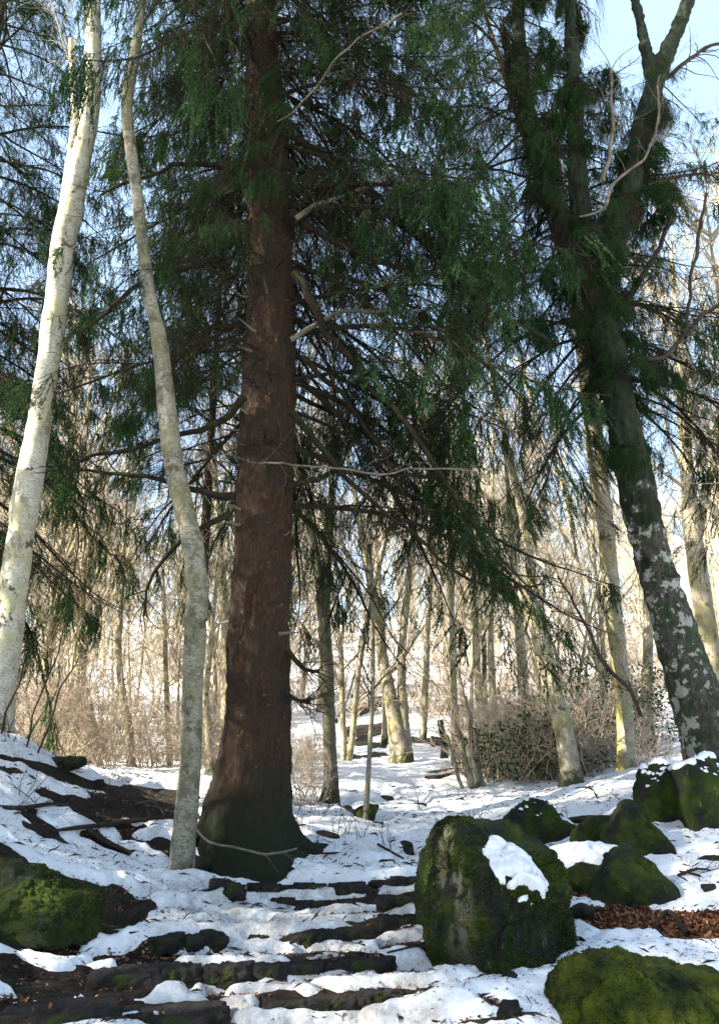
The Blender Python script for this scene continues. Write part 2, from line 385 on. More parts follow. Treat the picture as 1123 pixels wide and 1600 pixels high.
def zground(x, y, fine=True):
    x = np.asarray(x, float); y = np.asarray(y, float)
    z = zbase(x, y)
    px, py = project(x, y, z)
    near = (y > 3.2) & (y < 12)
    z = z + np.where(near, terrace(px, py), 0)
    led = seg_mask(px, py, LEDGES)
    z = z - np.where(near, 0.05 * sstep(-0.5, 1.0, led), 0)
    z = z + 0.05 * fb2(x, y, 1.3, 4, 3) + 0.10 * fb2(x, y, 0.25, 3, 9) * sstep(9, 25, np.hypot(x, y))
    if fine: z = z + 0.012 * fb2(x, y, 11, 3, 5)
    return z
def hit(px, py, lo=3.0, hi=60.0):
    d = ray(px, py)
    Y = np.exp(np.linspace(math.log(lo), math.log(hi), 700)); T = Y / d[1]
    g = zground(d[0] * T, Y, False); r = CAM[2] + d[2] * T
    k = np.nonzero(r < g)[0]
    if len(k) == 0: return None
    i = max(k[0], 1); a = (r[i - 1] - g[i - 1]); b = (g[i] - r[i]); f = a / (a + b + 1e-9)
    y = Y[i - 1] + f * (Y[i] - Y[i - 1])
    return np.array([d[0] * y / d[1], y, CAM[2] + d[2] * y / d[1]])
def gz(x, y): return float(zground(np.array([x]), np.array([y]), False)[0])

def axis(lo, hi, a, b, step, grow=1.09, cap=25):
    v = list(np.arange(a, b, step)); s = step; x = v[-1]
    while x < hi: s = min(s * grow, cap); x += s; v.append(x)
    s = step; x = a; l = []
    while x > lo: s = min(s * grow, cap); x -= s; l.append(x)
    return np.array(l[::-1] + v)
def grid(xs, ys, zf):
    X, Y = np.meshgrid(xs, ys); Z = zf(X, Y)
    idx = np.arange(X.size).reshape(X.shape)
    Q = np.stack([idx[:-1, :-1], idx[:-1, 1:], idx[1:, 1:], idx[1:, :-1]], -1).reshape(-1, 4)
    return X, Y, Z, Q
gx = axis(-500, 500, -3.0, 3.0, 0.021, 1.035)
gy = axis(-300, 900, 3.9, 7.0, 0.018, 1.03)
X, Y, Z, Q = grid(gx, gy, zground)
mb = MB(); mb.add(np.stack([X, Y, Z], -1), Q)
ground = obj('ground', mb.mesh('ground', M_SOIL, True)); tag(ground, kind='structure', label='dark forest soil and leaf mould under the snow')

# the snow: a sheet whose thickness runs out at the bare patches
px, py = project(X, Y, Z)
edge = 0.9 * fb2(X, Y, 4.5, 4, 21) + 0.45 * fb2(X, Y, 12, 3, 22)
mask = np.full(X.shape, 1.0)
near = (Y > 3) & (Y < 45)
for segs in (LEDGES, RISERS, LEAFY, SPOTS):
    m_ = seg_mask(px, py, segs)
    mask = np.where(near, np.minimum(mask, -m_ * 1.0), mask)
bank = (1 - sstep(-2.2, -1.2, X)) * (1 - sstep(9, 12, Y))
pathz = sstep(150, 330, px) * (1 - sstep(660, 740, px)) * sstep(1370, 1400, py) * near
worn = 0.70 + 0.9 * fb2(X, Y * 1.5, 1.6, 4, 31) - 0.35 * bank
mask = np.minimum(mask, np.where(Y < 45, worn + 0.25, 1))
mask = mask - pathz * np.clip(1.3 * fb2(X, Y * 1.8, 2.6, 4, 81) - 0.12, 0, 1.2)
far_thin = sstep(16, 26, Y) * (1 - sstep(70, 120, Y))
mask = mask - far_thin * np.clip(0.9 * fb2(X, Y, 0.8, 4, 41) + 0.05, 0, 2) * 1.5
m2 = mask + 0.42 * edge * np.where(mask < 0.95, 1, 0.6)
T = np.where(m2 > 0, 0.055 * (1 - np.exp(-m2 * 3.2)) + 0.012 * np.clip(fb2(X, Y, 7, 3, 51), -1, 1) * sstep(0, 0.5, m2), m2 * 0.12)
T = np.maximum(T, -0.10)
for _ in range(2):
    T[1:-1, 1:-1] = (T[1:-1, 1:-1] * 2 + T[:-2, 1:-1] + T[2:, 1:-1] + T[1:-1, :-2] + T[1:-1, 2:]) / 6
ZS = Z + T + 0.03 * sstep(0.2, 0.9, m2) * fb2(X, Y, 2.2, 3, 61) * (Y < 40)
vm = T.ravel() > -0.02
keep = vm[Q].any(axis=1)
mb = MB(); mb.add(np.stack([X, Y, ZS], -1), Q[keep])
sme = mb.mesh('snow', M_SNOW, True)
at_ = sme.attributes.new('trod', 'FLOAT', 'POINT')
tr_ = 0.85 * pathz + 0.15 + 0.7 * bank * (0.3 + 0.3 * fb2(X, Y, 2, 3, 71)) + 0.45 * far_thin
at_.data.foreach_set('value', np.clip(tr_, 0, 1).astype(np.float32).ravel())
snow = obj('snow', sme); tag(snow, kind='stuff', label='old thawing snow lying over the wood floor and the steps')

def scatter_flat(name, n, region, mat, size, lift, label, curl=0.3, zf=None, aspect=0.6):
    """small loose pieces lying about"""
    P = region(n); n = len(P)
    a = rng.uniform(0, 2 * np.pi, n); s_ = size * rng.uniform(0.5, 1.3, n)
    tilt = rng.normal(0, curl, (n, 2))
    d = np.stack([np.cos(a), np.sin(a), tilt[:, 0]], -1) * s_[:, None]
    e = np.stack([-np.sin(a), np.cos(a), tilt[:, 1]], -1) * (s_ * aspect)[:, None]
    up = np.array([0, 0, 1.0]) * (s_ * 0.25)[:, None]
    V = np.stack([P - d, P + e * 0.9 + up, P + d, P - e * 0.9 + up * 0.6], 1); V[:, :, 2] += lift
    I = np.arange(n * 4).reshape(n, 4)
    mb = MB(); mb.add(V, None, np.concatenate([I[:, [0, 1, 2]], I[:, [0, 2, 3]]]))
    o = obj(name, mb.mesh(name, mat)); tag(o, kind='stuff', label=label); return o
def region_px(segs, spread):
    def f(n):
        out = []
        per = max(1, n // len(segs))
        for (x0, y0, x1, y1, h) in segs:
            t = rng.uniform(0, 1, per)
            qx = x0 + t * (x1 - x0) + rng.normal(0, spread, per) * 2; qy = y0 + t * (y1 - y0) + rng.normal(0, 1, per) * h * 0.55
            a = hit(x0, y0); b = hit(x1, y1)
            if a is None or b is None: continue
            for u, v in zip(qx, qy):
                c = a + (b - a) * ((u - x0) / (x1 - x0 + 1e-6) if abs(x1 - x0) > 1 else 0.5)
                Yc = c[1]; d = ray(u, v)
                # depth on a plane at that height
                T_ = (c[2] - CAM[2]) / d[2]
                if T_ < 0 or T_ > 40: continue
                out.append((d[0] * T_, d[1] * T_, 0))
        P = np.array(out); P[:, 2] = zground(P[:, 0], P[:, 1]); return P
    return f
def region_box(x0, x1, y0, y1):
    def f(n):
        x = rng.uniform(x0, x1, n); y = rng.uniform(y0, y1, n)
        return np.stack([x, y, zground(x, y)], -1)
    return f
scatter_flat('leaf_litter', 5200, region_px(LEAFY, 8), M_LITTER, 0.028, 0.012, 'brown fallen leaves lying in the thawed hollow between the boulders', 0.5)
scatter_flat('fallen_leaves', 3000, region_px(LEDGES + RISERS, 6), M_LITTER, 0.016, 0.012, 'small dead leaves caught on the bare soil of bank and steps', 0.4)
def snow_region(x0, x1, y0, y1):
    xs, ys = gx, gy
    def f(n):
        x = rng.uniform(x0, x1, n); y = y0 * (y1 / y0) ** rng.uniform(0, 1, n)
        i = np.searchsorted(xs, x) - 1; j = np.searchsorted(ys, y) - 1
        return np.stack([x, y, ZS[j, i]], -1)[T[j, i] > 0.01]
    return f
scatter_flat('needle_litter', 24000, snow_region(-4, 4, 4, 14), M_DARKTWIG, 0.013, 0.004, 'dark needles and bits of twig strewn over the snow', 0.25, aspect=0.18)
scatter_flat('twig_litter', 2600, snow_region(-4, 3.2, 4, 13), M_DARKTWIG, 0.05, 0.006, 'short thin twigs shed over the snow of bank and path', 0.3, aspect=0.05)
scatter_flat('blown_leaves', 260, snow_region(-4, 3.5, 4, 11), M_LITTER, 0.026, 0.008, 'single brown leaves blown onto the snow', 0.5)

# ------------------------------------------------------------------ growth of branches
def nrm(a): return a / (np.linalg.norm(a, axis=-1, keepdims=True) + 1e-9)
def sample(P, par, s):
    N = P.shape[1]; f = s * (N - 1); i = np.minimum(f.astype(int), N - 2); f = (f - i)[:, None]
    A = P[par, i]; B = P[par, i + 1]
    return A + (B - A) * f, nrm(B - A)
def walk(base, d, L, n, wob, trop, r):
    pts = [base]; d = nrm(d); st = (L / (n - 1))[:, None]
    for k in range(n - 1):
        pts.append(pts[-1] + d * st)
        d = nrm(d + r.normal(0, wob, d.shape) + (trop(k / (n - 1)) if callable(trop) else trop))
    return np.stack(pts, 1)
def children(P, par, s, ang, r, planar=False, angj=0.2):
    b, t = sample(P, par, s); m = len(par)
    if planar:
        side = nrm(np.cross(t, np.array([0, 0, 1.0]))) * np.where(np.arange(m) % 2, 1, -1)[:, None]
        side = nrm(side + r.normal(0, 0.25, side.shape))
    else:
        side = nrm(np.cross(t, r.normal(0, 1, (m, 3))))
    a = ang + r.normal(0, angj, m)
    return b, t * np.cos(a)[:, None] + side * np.sin(a)[:, None]
def taper(R0, n, end=0.25): return R0[:, None] * np.linspace(1, end, n)[None]

def needles(mb, P, spacing, ln, wd, r, m=0, lo=0.0):
    M, N, _ = P.shape
    L = np.linalg.norm(np.diff(P, axis=1), axis=2).sum(1)
    cnt = np.maximum(1, (L / spacing).astype(int)); par = np.repeat(np.arange(M), cnt)
    s = r.uniform(lo, 1, len(par)); b, t = sample(P, par, s)
    side = nrm(np.cross(t, r.normal(0, 1, (len(par), 3))))
    d = nrm(t * 0.75 + side * 0.75) * (ln * r.uniform(0.6, 1.2, len(par)))[:, None]
    w = nrm(np.cross(d, r.normal(0, 1, d.shape))) * wd * 0.5
    V = np.stack([b - w, b + w, b + d], 1)
    mb.add(V, None, np.arange(len(par) * 3).reshape(-1, 3), m)

def make_bough(seed, L=3.2, dens=1.0, dead=False, hang=1.0, bare=0.30):
    r = np.random.default_rng(seed)
    d0 = np.array([[1.0, 0, r.uniform(-0.25, 0.15)]])
    P0 = walk(np.zeros((1, 3)), d0, np.array([L]), 16, 0.05, lambda f: np.array([0, 0, -0.07 if f < 0.6 else 0.06]), r)
    # forks
    nf = 3
    b, d = children(P0, np.zeros(nf, int), np.sort(r.uniform(0.15, 0.6, nf)), 0.55, r, True)
    P0b = walk(b, d, L * r.uniform(0.35, 0.6, nf), 16, 0.06, np.array([0, 0, -0.03]), r)
    PA = np.concatenate([P0, P0b])
    w = MB(); w.tubes(P0, taper(np.array([0.028 * L / 3.2]), 16, 0.12), 6); w.tubes(P0b, taper(np.full(nf, 0.012), 16, 0.2), 4)
    n1 = int((46 if not dead else 26) * dens)
    par = np.concatenate([np.zeros(n1, int), np.repeat(np.arange(1, nf + 1), n1 // 3)])
    s = np.concatenate([np.sort(r.uniform(0.12, 0.98, n1)), r.uniform(0.1, 0.97, (n1 // 3) * nf)])
    b, d = children(PA, par, s, 0.95, r, True)
    l1 = L * (0.25 * (1 - s) ** 0.6 + 0.05) * r.uniform(0.5, 1.25, len(s))
    P1 = walk(b, d, l1, 7, 0.16, np.array([0, 0, -0.10 * hang]), r)
    w.tubes(P1, taper(np.full(len(s), 0.0045), 7, 0.3), 3)
    per = 9 if not dead else 3
    par2 = np.repeat(np.arange(len(s)), per); s2 = r.uniform(0.12, 1.0, len(par2))
    b, d = children(P1, par2, s2, 0.8, r, False)
    d = nrm(d + np.array([0, 0, -1.3 * hang]))
    l2 = r.uniform(0.08, 0.36, len(par2)) * (0.7 + 0.5 * hang)
    P2 = walk(b, d, l2, 5, 0.16 if not dead else 0.22, np.array([0, 0, -0.16 * hang]), r)
    cl = vnoise(sample(P2, np.arange(len(par2)), np.full(len(par2), 0.3))[0] * np.array([4.2, 4.2, 2.8]), seed) > 0.15
    kw = np.ones(len(par2), bool) if dead else (cl | (r.random(len(par2)) < 0.35))
    w.tubes(P2[kw], taper(np.full(kw.sum(), 0.0020), 5, 0.5), 3)
    par3 = np.repeat(np.arange(len(par2)), 2); s3 = r.uniform(0.1, 0.9, len(par3))
    b, d = children(P2, par3, s3, 0.7, r, False)
    P3 = walk(b, nrm(d + np.array([0, 0, -0.5 * hang])), r.uniform(0.04, 0.13, len(par3)), 4, 0.1, np.array([0, 0, -0.1]), r)
    nb = None
    if not dead:
        nb = MB()
        # the inner part of a bough carries few needles; they come in clumps
        k2 = (s[par2] > bare * r.uniform(0.6, 1.4, len(par2))) & cl
        k3 = k2[par3]
        needles(nb, P2[k2], 0.0048, 0.024, 0.0075, r)
        needles(nb, P3[k3], 0.0042, 0.022, 0.0075, r)
        w.tubes(P3[k3][::2], taper(np.full(len(P3[k3][::2]), 0.0018), 4, 0.5), 3)
    else:
        w.tubes(P3, taper(np.full(len(P3), 0.0018), 4, 0.5), 3)
    wm = w.mesh('bough_wood', M_BOUGH); nm = nb.mesh('needles', M_NEEDLE) if nb else None
    return wm, nm
FULL = [make_bough(100 + i, hang=h) for i, h in enumerate([1.0, 1.3, 0.8, 1.5, 1.1, 1.7])]
SPARSE = [make_bough(200 + i, dens=0.62, hang=1.2, bare=0.5) for i in range(3)]
DEAD = [make_bough(300 + i, dead=True, hang=h) for i, h in enumerate([0.35, 0.6, 0.2])]

SPRAY = [make_bough(500 + i, L=0.9, dens=0.55, hang=h, bare=0.0) for i, h in enumerate([1.5, 1.0, 1.9])]
def add_bough(tree, kind, base, az, pitch, scl, roll=0.0):
    wm, nm = kind
    o = bpy.data.objects.new('bough', wm); COL.objects.link(o); o.parent = tree
    o.matrix_local = Matrix.Translation(Vector(base)) @ Matrix.Rotation(az, 4, 'Z') @ Matrix.Rotation(-pitch, 4, 'Y') @ Matrix.Rotation(roll, 4, 'X') @ Matrix.Diagonal((scl, scl, scl, 1))
    if nm is not None:
        c = bpy.data.objects.new('needles', nm); COL.objects.link(c); c.parent = o
        c['kind'] = 'stuff'
    return o

def resample(P, R, step):
    P = np.asarray(P, float); R = np.asarray(R, float)
    # Catmull-Rom
    Q = np.vstack([2 * P[0] - P[1], P, 2 * P[-1] - P[-2]]); out = []; ro = []
    for i in range(len(P) - 1):
        L = np.linalg.norm(P[i + 1] - P[i]); n = max(1, int(L / step)); t = np.arange(n) / n
        p0, p1, p2, p3 = Q[i], Q[i + 1], Q[i + 2], Q[i + 3]; t_ = t[:, None]
        out.append(0.5 * (2 * p1 + (p2 - p0) * t_ + (2 * p0 - 5 * p1 + 4 * p2 - p3) * t_ ** 2 + (3 * p1 - p0 - 3 * p2 + p3) * t_ ** 3))
        ro.append(R[i] + (R[i + 1] - R[i]) * t)
    out.append(P[-1:]); ro.append(R[-1:]); return np.vstack(out), np.concatenate(ro)
def trunk_mesh(P, R, mat, sides=24, step=0.06, rough=0.03, fine=0.0, flare=None, seed=0, capend=True):
    P, R = resample(P, R, step)
    N = len(P); T_ = np.gradient(P, axis=0); T_ = nrm(T_)
    A = nrm(np.cross(T_, np.array([0, 1.0, 0.02]))); B = np.cross(T_, A)
    th = np.arange(sides) * 2 * np.pi / sides
    dirs = A[:, None] * np.cos(th)[None, :, None] + B[:, None] * np.sin(th)[None, :, None]
    S = P[:, None] + dirs * R[:, None, None]
    k = R[:, None] * (1 + rough * fbm(S * np.array([2.6, 2.6, 1.4]) / max(0.12, R[0] * 2) * 0.5 + seed, 3, seed) * 2)
    if fine: k = k + fine * fbm(S * np.array([24, 24, 9.0]), 3, seed + 3) + fine * 0.8 * np.abs(vnoise(S * np.array([11, 11, 6.0]), seed + 5))
    if flare is not None: k = k * flare(P[:, 2:3] - P[0, 2], th[None])
    V = P[:, None] + dirs * k[..., None]
    idx = np.arange(N * sides).reshape(N, sides); a, b = idx[:-1], idx[1:]
    Q = np.stack([a, np.roll(a, -1, 1), np.roll(b, -1, 1), b], -1).reshape(-1, 4)
    mb = MB(); Vf = V.reshape(-1, 3)
    if capend:
        Vf = np.vstack([Vf, P[-1] + T_[-1] * R[-1] * 0.5]); last = len(Vf) - 1
        t = np.stack([idx[-1], np.roll(idx[-1], -1), np.full(sides, last)], -1)
        mb.add(Vf, Q, t)
    else: mb.add(Vf, Q)
    return mb.mesh('trunk', mat, True)
def px_path(pts, Y):
    """pixel centre line with widths, standing at distance Y, as metres"""
    P = []; R = []
    for p in pts:
        y = p[3] if len(p) > 3 else Y
        P.append(at(p[0], p[1], y)); R.append(p[2] * scale_at(p[0], p[1], y) / 2)
    return np.array(P), np.array(R)

def spruce(name, base, height, P, R, n, z0, lmax, label, mat=M_SPRUCE, group=None, flare=None, sides=28, fine=0.0, step=0.06, sel=None, pitch0=-0.1, cat='spruce', view=None, scalefn=None):
    t = empty(name, base); tag(t, label, cat, group)
    B = np.array(base)
    tm = trunk_mesh(P - B, R, mat, sides, step, 0.03, fine, flare, 5)
    obj('trunk', tm, t)
    PP, RR = resample(P, R, 0.1)
    zt = P[-1][2]
    for i in range(n):
        f = (i + rng.uniform(0, 1)) / n
        z = z0 + (zt - z0 - 0.3) * f ** 1.0
        j = int(np.argmin(np.abs(PP[:, 2] - z)))
        az = i * 2.39996 + rng.normal(0, 0.35)
        L = lmax * (0.25 + 0.75 * (1 - (z - z0) / (height - z0 + 0.1)) ** 0.8) * rng.uniform(0.7, 1.15)
        if sel is not None and not sel(az, z, L): continue
        low = z < z0 + 2.2
        kind = random.choice(DEAD + SPARSE) if (low and rng.random() < 0.5) else (random.choice(DEAD) if rng.random() < 0.10 else random.choice(SPARSE) if rng.random() < 0.18 else random.choice(FULL))
        add_bough(t, kind, PP[j] - B + np.array([math.cos(az), math.sin(az), 0]) * RR[j] * 0.6, az, pitch0 + rng.normal(0, 0.12) + 0.25 * f, L / 3.2, rng.normal(0, 0.15))
    return t

# ------------------------------------------------------------------ the big spruce
pts = [(394, 1405, 215), (393, 1365, 176), (389, 1325, 152), (387, 1280, 136), (394, 1220, 114), (400, 1160, 100), (404, 1080, 92), (405, 980, 88), (408, 900, 85), (414, 760, 84), (420, 600, 77), (422, 450, 71), (419, 300, 64), (413, 150, 55), (408, 0, 46)]
P, R = px_path(pts, 7.75)
P = np.vstack([P, P[-1] + [0.02, 0, 3.5], P[-1] + [0.05, 0, 8.0]]); R = np.concatenate([R, [0.13, 0.04]])
def flare_big(z, th):
    e = np.exp(-z / 0.33)
    return 1 + e * (0.24 * np.clip(np.cos(th - 0.15), 0, 1) + 0.18 * np.cos(3 * th + 0.6) + 0.12 * np.cos(5 * th + 1.9) + 0.20) + np.exp(-z / 0.15) * (0.30 + 0.22 * np.cos(4 * th + 2.4)) + np.exp(-z / 0.5) * (0.035 * np.cos(9 * th + 1.5 * np.sin(2 * th)) + 0.02 * np.cos(17 * th + z * 3))
def sel_main(az, z, L):
    # boughs growing straight at the camera would end in the lens: keep those short of it
    return not (math.sin(az) < -0.55 and z < 7.0) and not (math.sin(az) < -0.75 and z < 11) and not (math.cos(az) < -0.4 and math.sin(az) < 0.3)
main = spruce('spruce_tree', P[0], 20, P, R, 165, 3.9, 4.1, 'huge old spruce with reddish brown trunk standing at the top of the stone steps', flare=flare_big, sides=130, fine=0.019, step=0.02, sel=sel_main, pitch0=-0.14)

_PP, _RR = resample(P, R, 0.1)
for i in range(13):
    right = i < 10
    az = rng.normal(0.0, 0.55) if right else math.pi + rng.normal(0.0, 0.5)
    if math.sin(az) < (-0.6 if right else 0.3): continue
    z = rng.uniform(5.2, 9.0) if right else rng.uniform(4.5, 7.5); j = int(np.argmin(np.abs(_PP[:, 2] - z)))
    add_bough(main, random.choice(FULL + SPARSE), _PP[j] - _PP[0] + np.array([math.cos(az), math.sin(az), 0]) * _RR[j] * 0.6, az, rng.normal(-0.42, 0.14), rng.uniform(0.85, 1.35), rng.normal(0, 0.15))
for i in range(11):     # tips that veil the crooked birch
    az = math.pi + rng.uniform(0.10, 0.45); z = [9.6, 9.0, 10.4, 6.3, 5.7, 7.6, 8.3, 6.9, 10.0, 5.9, 11][i]; j = int(np.argmin(np.abs(_PP[:, 2] - z)))
    add_bough(main, FULL[i % 6], _PP[j] - _PP[0], az, -0.25, rng.uniform(0.5, 0.7), rng.normal(0, 0.15))
for i in range(80):     # the dense upper crown
    az = i * 2.39996; z = rng.uniform(7.6, 14.0)
    if (math.sin(az) < -0.75 and z < 9.5) or (math.cos(az) < -0.4 and math.sin(az) < 0.3 and rng.random() < 0.8): continue
    j = int(np.argmin(np.abs(_PP[:, 2] - z)))
    add_bough(main, random.choice(FULL), _PP[j] - _PP[0], az, rng.normal(-0.22, 0.12), rng.uniform(0.75, 1.2), rng.normal(0, 0.15))
for i in range(62):     # short twiggy ones crossing in front of the trunk
    az = -math.pi / 2 + rng.normal(0, 0.9); z = rng.uniform(4.5, 12.5); j = int(np.argmin(np.abs(_PP[:, 2] - z)))
    add_bough(main, random.choice(FULL) if z > 6.8 and rng.random() < 0.7 else random.choice(DEAD), _PP[j] - _PP[0] + np.array([math.cos(az), math.sin(az), 0]) * _RR[j] * 0.6, az, rng.normal(-0.2, 0.2), rng.uniform(0.28, 0.55), rng.normal(0, 0.3))
def stick(parent, name, pts, Y, mat, sides=6, twigs=0, seed=0, cat=None, label=None, wob=0.5, tl=0.25):
    """a single branch following the given points; with a few side twigs"""
    P, R = px_path(pts, Y); P, R = resample(P, R, 0.06)
    B = P[0].copy(); r = np.random.default_rng(seed)
    Pn = P - B; Pn = Pn + np.stack([fbm(Pn * 2.5 + seed * 1.7 + c * 9, 3, c) for c in range(3)], -1) * 0.045; Pn -= Pn[0] * 0
    mb = MB(); mb.tubes(Pn, R, sides)
    if twigs:
        b, d = children(Pn[None], np.zeros(twigs, int), r.uniform(0.15, 1, twigs), 0.8, r)
        P1 = walk(b, d, tl * r.uniform(0.4, 1.2, twigs), 6, 0.15, np.array([0, 0, -0.02]), r); mb.tubes(P1, taper(np.full(twigs, max(0.002, R.mean() * 0.35)), 6, 0.3), 3)
        b, d = children(P1, np.repeat(np.arange(twigs), 3), r.uniform(0.2, 1, twigs * 3), 0.7, r)
        P2 = walk(b, d, tl * 0.5 * r.uniform(0.3, 1.2, twigs * 3), 4, 0.15, np.array([0, 0, 0.0]), r); mb.tubes(P2, taper(np.full(twigs * 3, 0.0018), 4, 0.5), 3)
    me = mb.mesh(name, mat, True)
    if parent is not None:
        o = obj(name, me, parent); o.location = Vector(B - np.array(parent.location))
    else:
        o = obj(name, me, None, B); tag(o, label, cat)
    return o
for i, (pts, Y, m) in enumerate([
    ([(458, 530, 10), (490, 512, 8), (545, 490, 6), (600, 484, 6), (660, 488, 5)], 7.3, M_DEADB),
    ([(462, 345, 9), (500, 322, 7), (560, 295, 5), (620, 262, 5)], 7.3, M_DEADB),
    ([(425, 230, 5), (470, 165, 4), (540, 90, 3), (610, 25, 2)], 6.9, M_BOUGH),
    ([(440, 190, 2), (500, 130, 3), (560, 60, 3), (630, 20, 4)], 6.7, M_DEADB),
    ([(330, 712, 2), (420, 718, 3), (520, 730, 3.5), (640, 733, 3), (760, 738, 2)], 7.1, M_DEADB),
    ([(455, 760, 11), (520, 740, 7), (600, 742, 5), (690, 752, 4)], 7.5, M_BOUGH),
    ([(455, 330, 15), (560, 395, 10), (700, 440, 7), (860, 540, 4)], 7.4, M_BOUGH),
    ([(455, 420, 15), (540, 560, 11), (640, 670, 8), (720, 790, 6), (800, 900, 4)], 7.2, M_BOUGH),
    ([(452, 640, 12), (560, 760, 8), (640, 830, 6), (730, 905, 5), (850, 915, 3)], 7.1, M_BOUGH),
    ([(448, 1015, 10), (462, 1035, 8), (480, 1050, 6), (500, 1053, 4)], 7.5, M_BOUGH),
    ([(446, 1088, 9), (460, 1094, 7), (490, 1097, 5)], 7.5, M_BOUGH),
    ([(385, 620, 14), (330, 660, 10), (230, 690, 7), (120, 720, 5)], 7.4, M_BOUGH),
    ([(370, 775, 14), (300, 765, 10), (210, 740, 7), (110, 730, 4)], 7.3, M_BOUGH),
    ([(385, 360, 16), (320, 410, 11), (240, 440, 8), (130, 520, 5)], 7.3, M_BOUGH),
    ([(385, 260, 12), (330, 255, 9), (260, 262, 7), (160, 300, 4)], 7.4, M_BOUGH),
    ([(360, 805, 11), (300, 830, 8), (240, 900, 5), (225, 960, 4)], 7.2, M_BOUGH),
    ([(470, 560, 10), (520, 600, 8), (600, 700, 6), (640, 800, 4)], 7.6, M_BOUGH)]):
    stick(main, 'bare_branch', pts, Y, m, 7, 12, 400 + i, tl=0.5)

for i, (az, L, r0) in enumerate([(-0.12, 0.95, 0.085), (-0.75, 0.8, 0.07), (-1.5, 0.62, 0.06), (-2.3, 0.7, 0.07), (-3.0, 0.9, 0.08)]):
    q = np.linspace(0, 1, 9); b = np.array(main.location); bend = rng.normal(0, 0.35)
    xx = b[0] + np.cos(az + bend * q) * (0.30 + L * q * 0.75); yy = b[1] + np.sin(az + bend * q) * (0.30 + L * q * 0.75)
    zz = np.array([gz(u, v) for u, v in zip(xx, yy)]) + 0.20 * np.exp(-q * 3.5) + 0.03 - 0.07 * q
    pp = np.stack([xx, yy, zz], -1) - b; pp[1:] += rng.normal(0, 0.012, pp[1:].shape)
    obj('root', trunk_mesh(pp, r0 * (1 - 0.75 * q), M_SPRUCE, 16, 0.03, 0.08, 0.02, None, 40 + i), main)
_P, _R = resample(P, R, 0.1)
for i in range(26):
    z = rng.uniform(1.3, 6.5); j = int(np.argmin(np.abs(_P[:, 2] - _P[0][2] - z))); az = rng.uniform(math.pi, 2 * math.pi)
    d = np.array([math.cos(az), math.sin(az), rng.uniform(-0.2, 0.5)]); b = _P[j] + d * _R[j] * 0.8
    L = rng.uniform(0.1, 0.35); pp = np.stack([b + d * L * k / 4 + rng.normal(0, 0.008, 3) * (k > 0) for k in range(5)])
    mb = MB(); mb.tubes(pp - b, np.linspace(0.022, 0.006, 5) * rng.uniform(0.6, 1.2), 6); o = obj('branch_stub', mb.mesh('branch_stub', M_DEADB, True), main); o.location = Vector(b - np.array(main.location))

# ------------------------------------------------------------------ birches and other near trunks
def ground_end(P, sink=0.15):
    z = gz(P[0][0], P[0][1]); P = P.copy(); P[0][2] = min(P[0][2], z - sink) if abs(P[0][2] - z) < 0.6 else z - sink; return P
def flare_s(z, th):
    e = np.exp(-z / 0.16); return 1 + e * (0.20 + 0.15 * np.cos(3 * th + 1.0) + 0.10 * np.cos(5 * th))
def simple_tree(name, stems, Y, mat, label, cat='tree', group=None, sides=26, fine=0.003, twig=None, twn=0, tw_lo=0.3, twl=1.2, step=0.05, seed=0, crown_mat=None, extend=None, twr=0.006):
    P, R = px_path(stems[0], Y)
    base = np.array([P[0][0], P[0][1], gz(P[0][0], P[0][1])])
    P[0][2] = base[2] - 0.12
    t = empty(name, base); tag(t, label, cat, group)
    allP = []
    for i, st in enumerate(stems):
        if i: P, R = px_path(st, Y)
        if extend and i < len(extend) and extend[i]:
            dv = nrm(P[-1] - P[-2]); P = np.vstack([P, P[-1] + dv * extend[i] + [0, 0, 0.3]]); R = np.append(R, R[-1] * 0.3)
        me = trunk_mesh(P - base, R, mat, sides, step, 0.05, fine, flare_s if i == 0 else None, seed + i)
        obj('trunk' if i == 0 else 'stem', me, t); allP.append(resample(P - base, R, 0.1))
    if twn:
        r = np.random.default_rng(seed + 50); mb = MB()
        for (PP, RR) in allP:
            Pn = PP[None]; b, d = children(Pn, np.zeros(twn, int), r.uniform(tw_lo, 1, twn), 0.85, r)
            P1 = walk(b, d, twl * r.uniform(0.4, 1.3, twn), 9, 0.10, np.array([0, 0, 0.05]), r); mb.tubes(P1, taper(np.full(twn, twr * 1.8), 9, 0.25), 4)
            k = twn * 6; par = np.repeat(np.arange(twn), 6); b, d = children(P1, par, r.uniform(0.2, 1, k), 0.7, r)
            P2 = walk(b, d, twl * 0.45 * r.uniform(0.4, 1.3, k), 6, 0.13, np.array([0, 0, 0.03]), r); mb.tubes(P2, taper(np.full(k, twr * 0.8), 6, 0.3), 3)
            k2 = k * 4; b, d = children(P2, np.repeat(np.arange(k), 4), r.uniform(0.2, 1, k2), 0.65, r)
            P3 = walk(b, d, twl * 0.2 * r.uniform(0.4, 1.3, k2), 4, 0.15, np.array([0, 0, 0.0]), r); mb.tubes(P3, taper(np.full(k2, twr * 0.45), 4, 0.5), 3)
        o = obj('crown', mb.mesh('crown', crown_mat or M_TWIG), t)
    return t

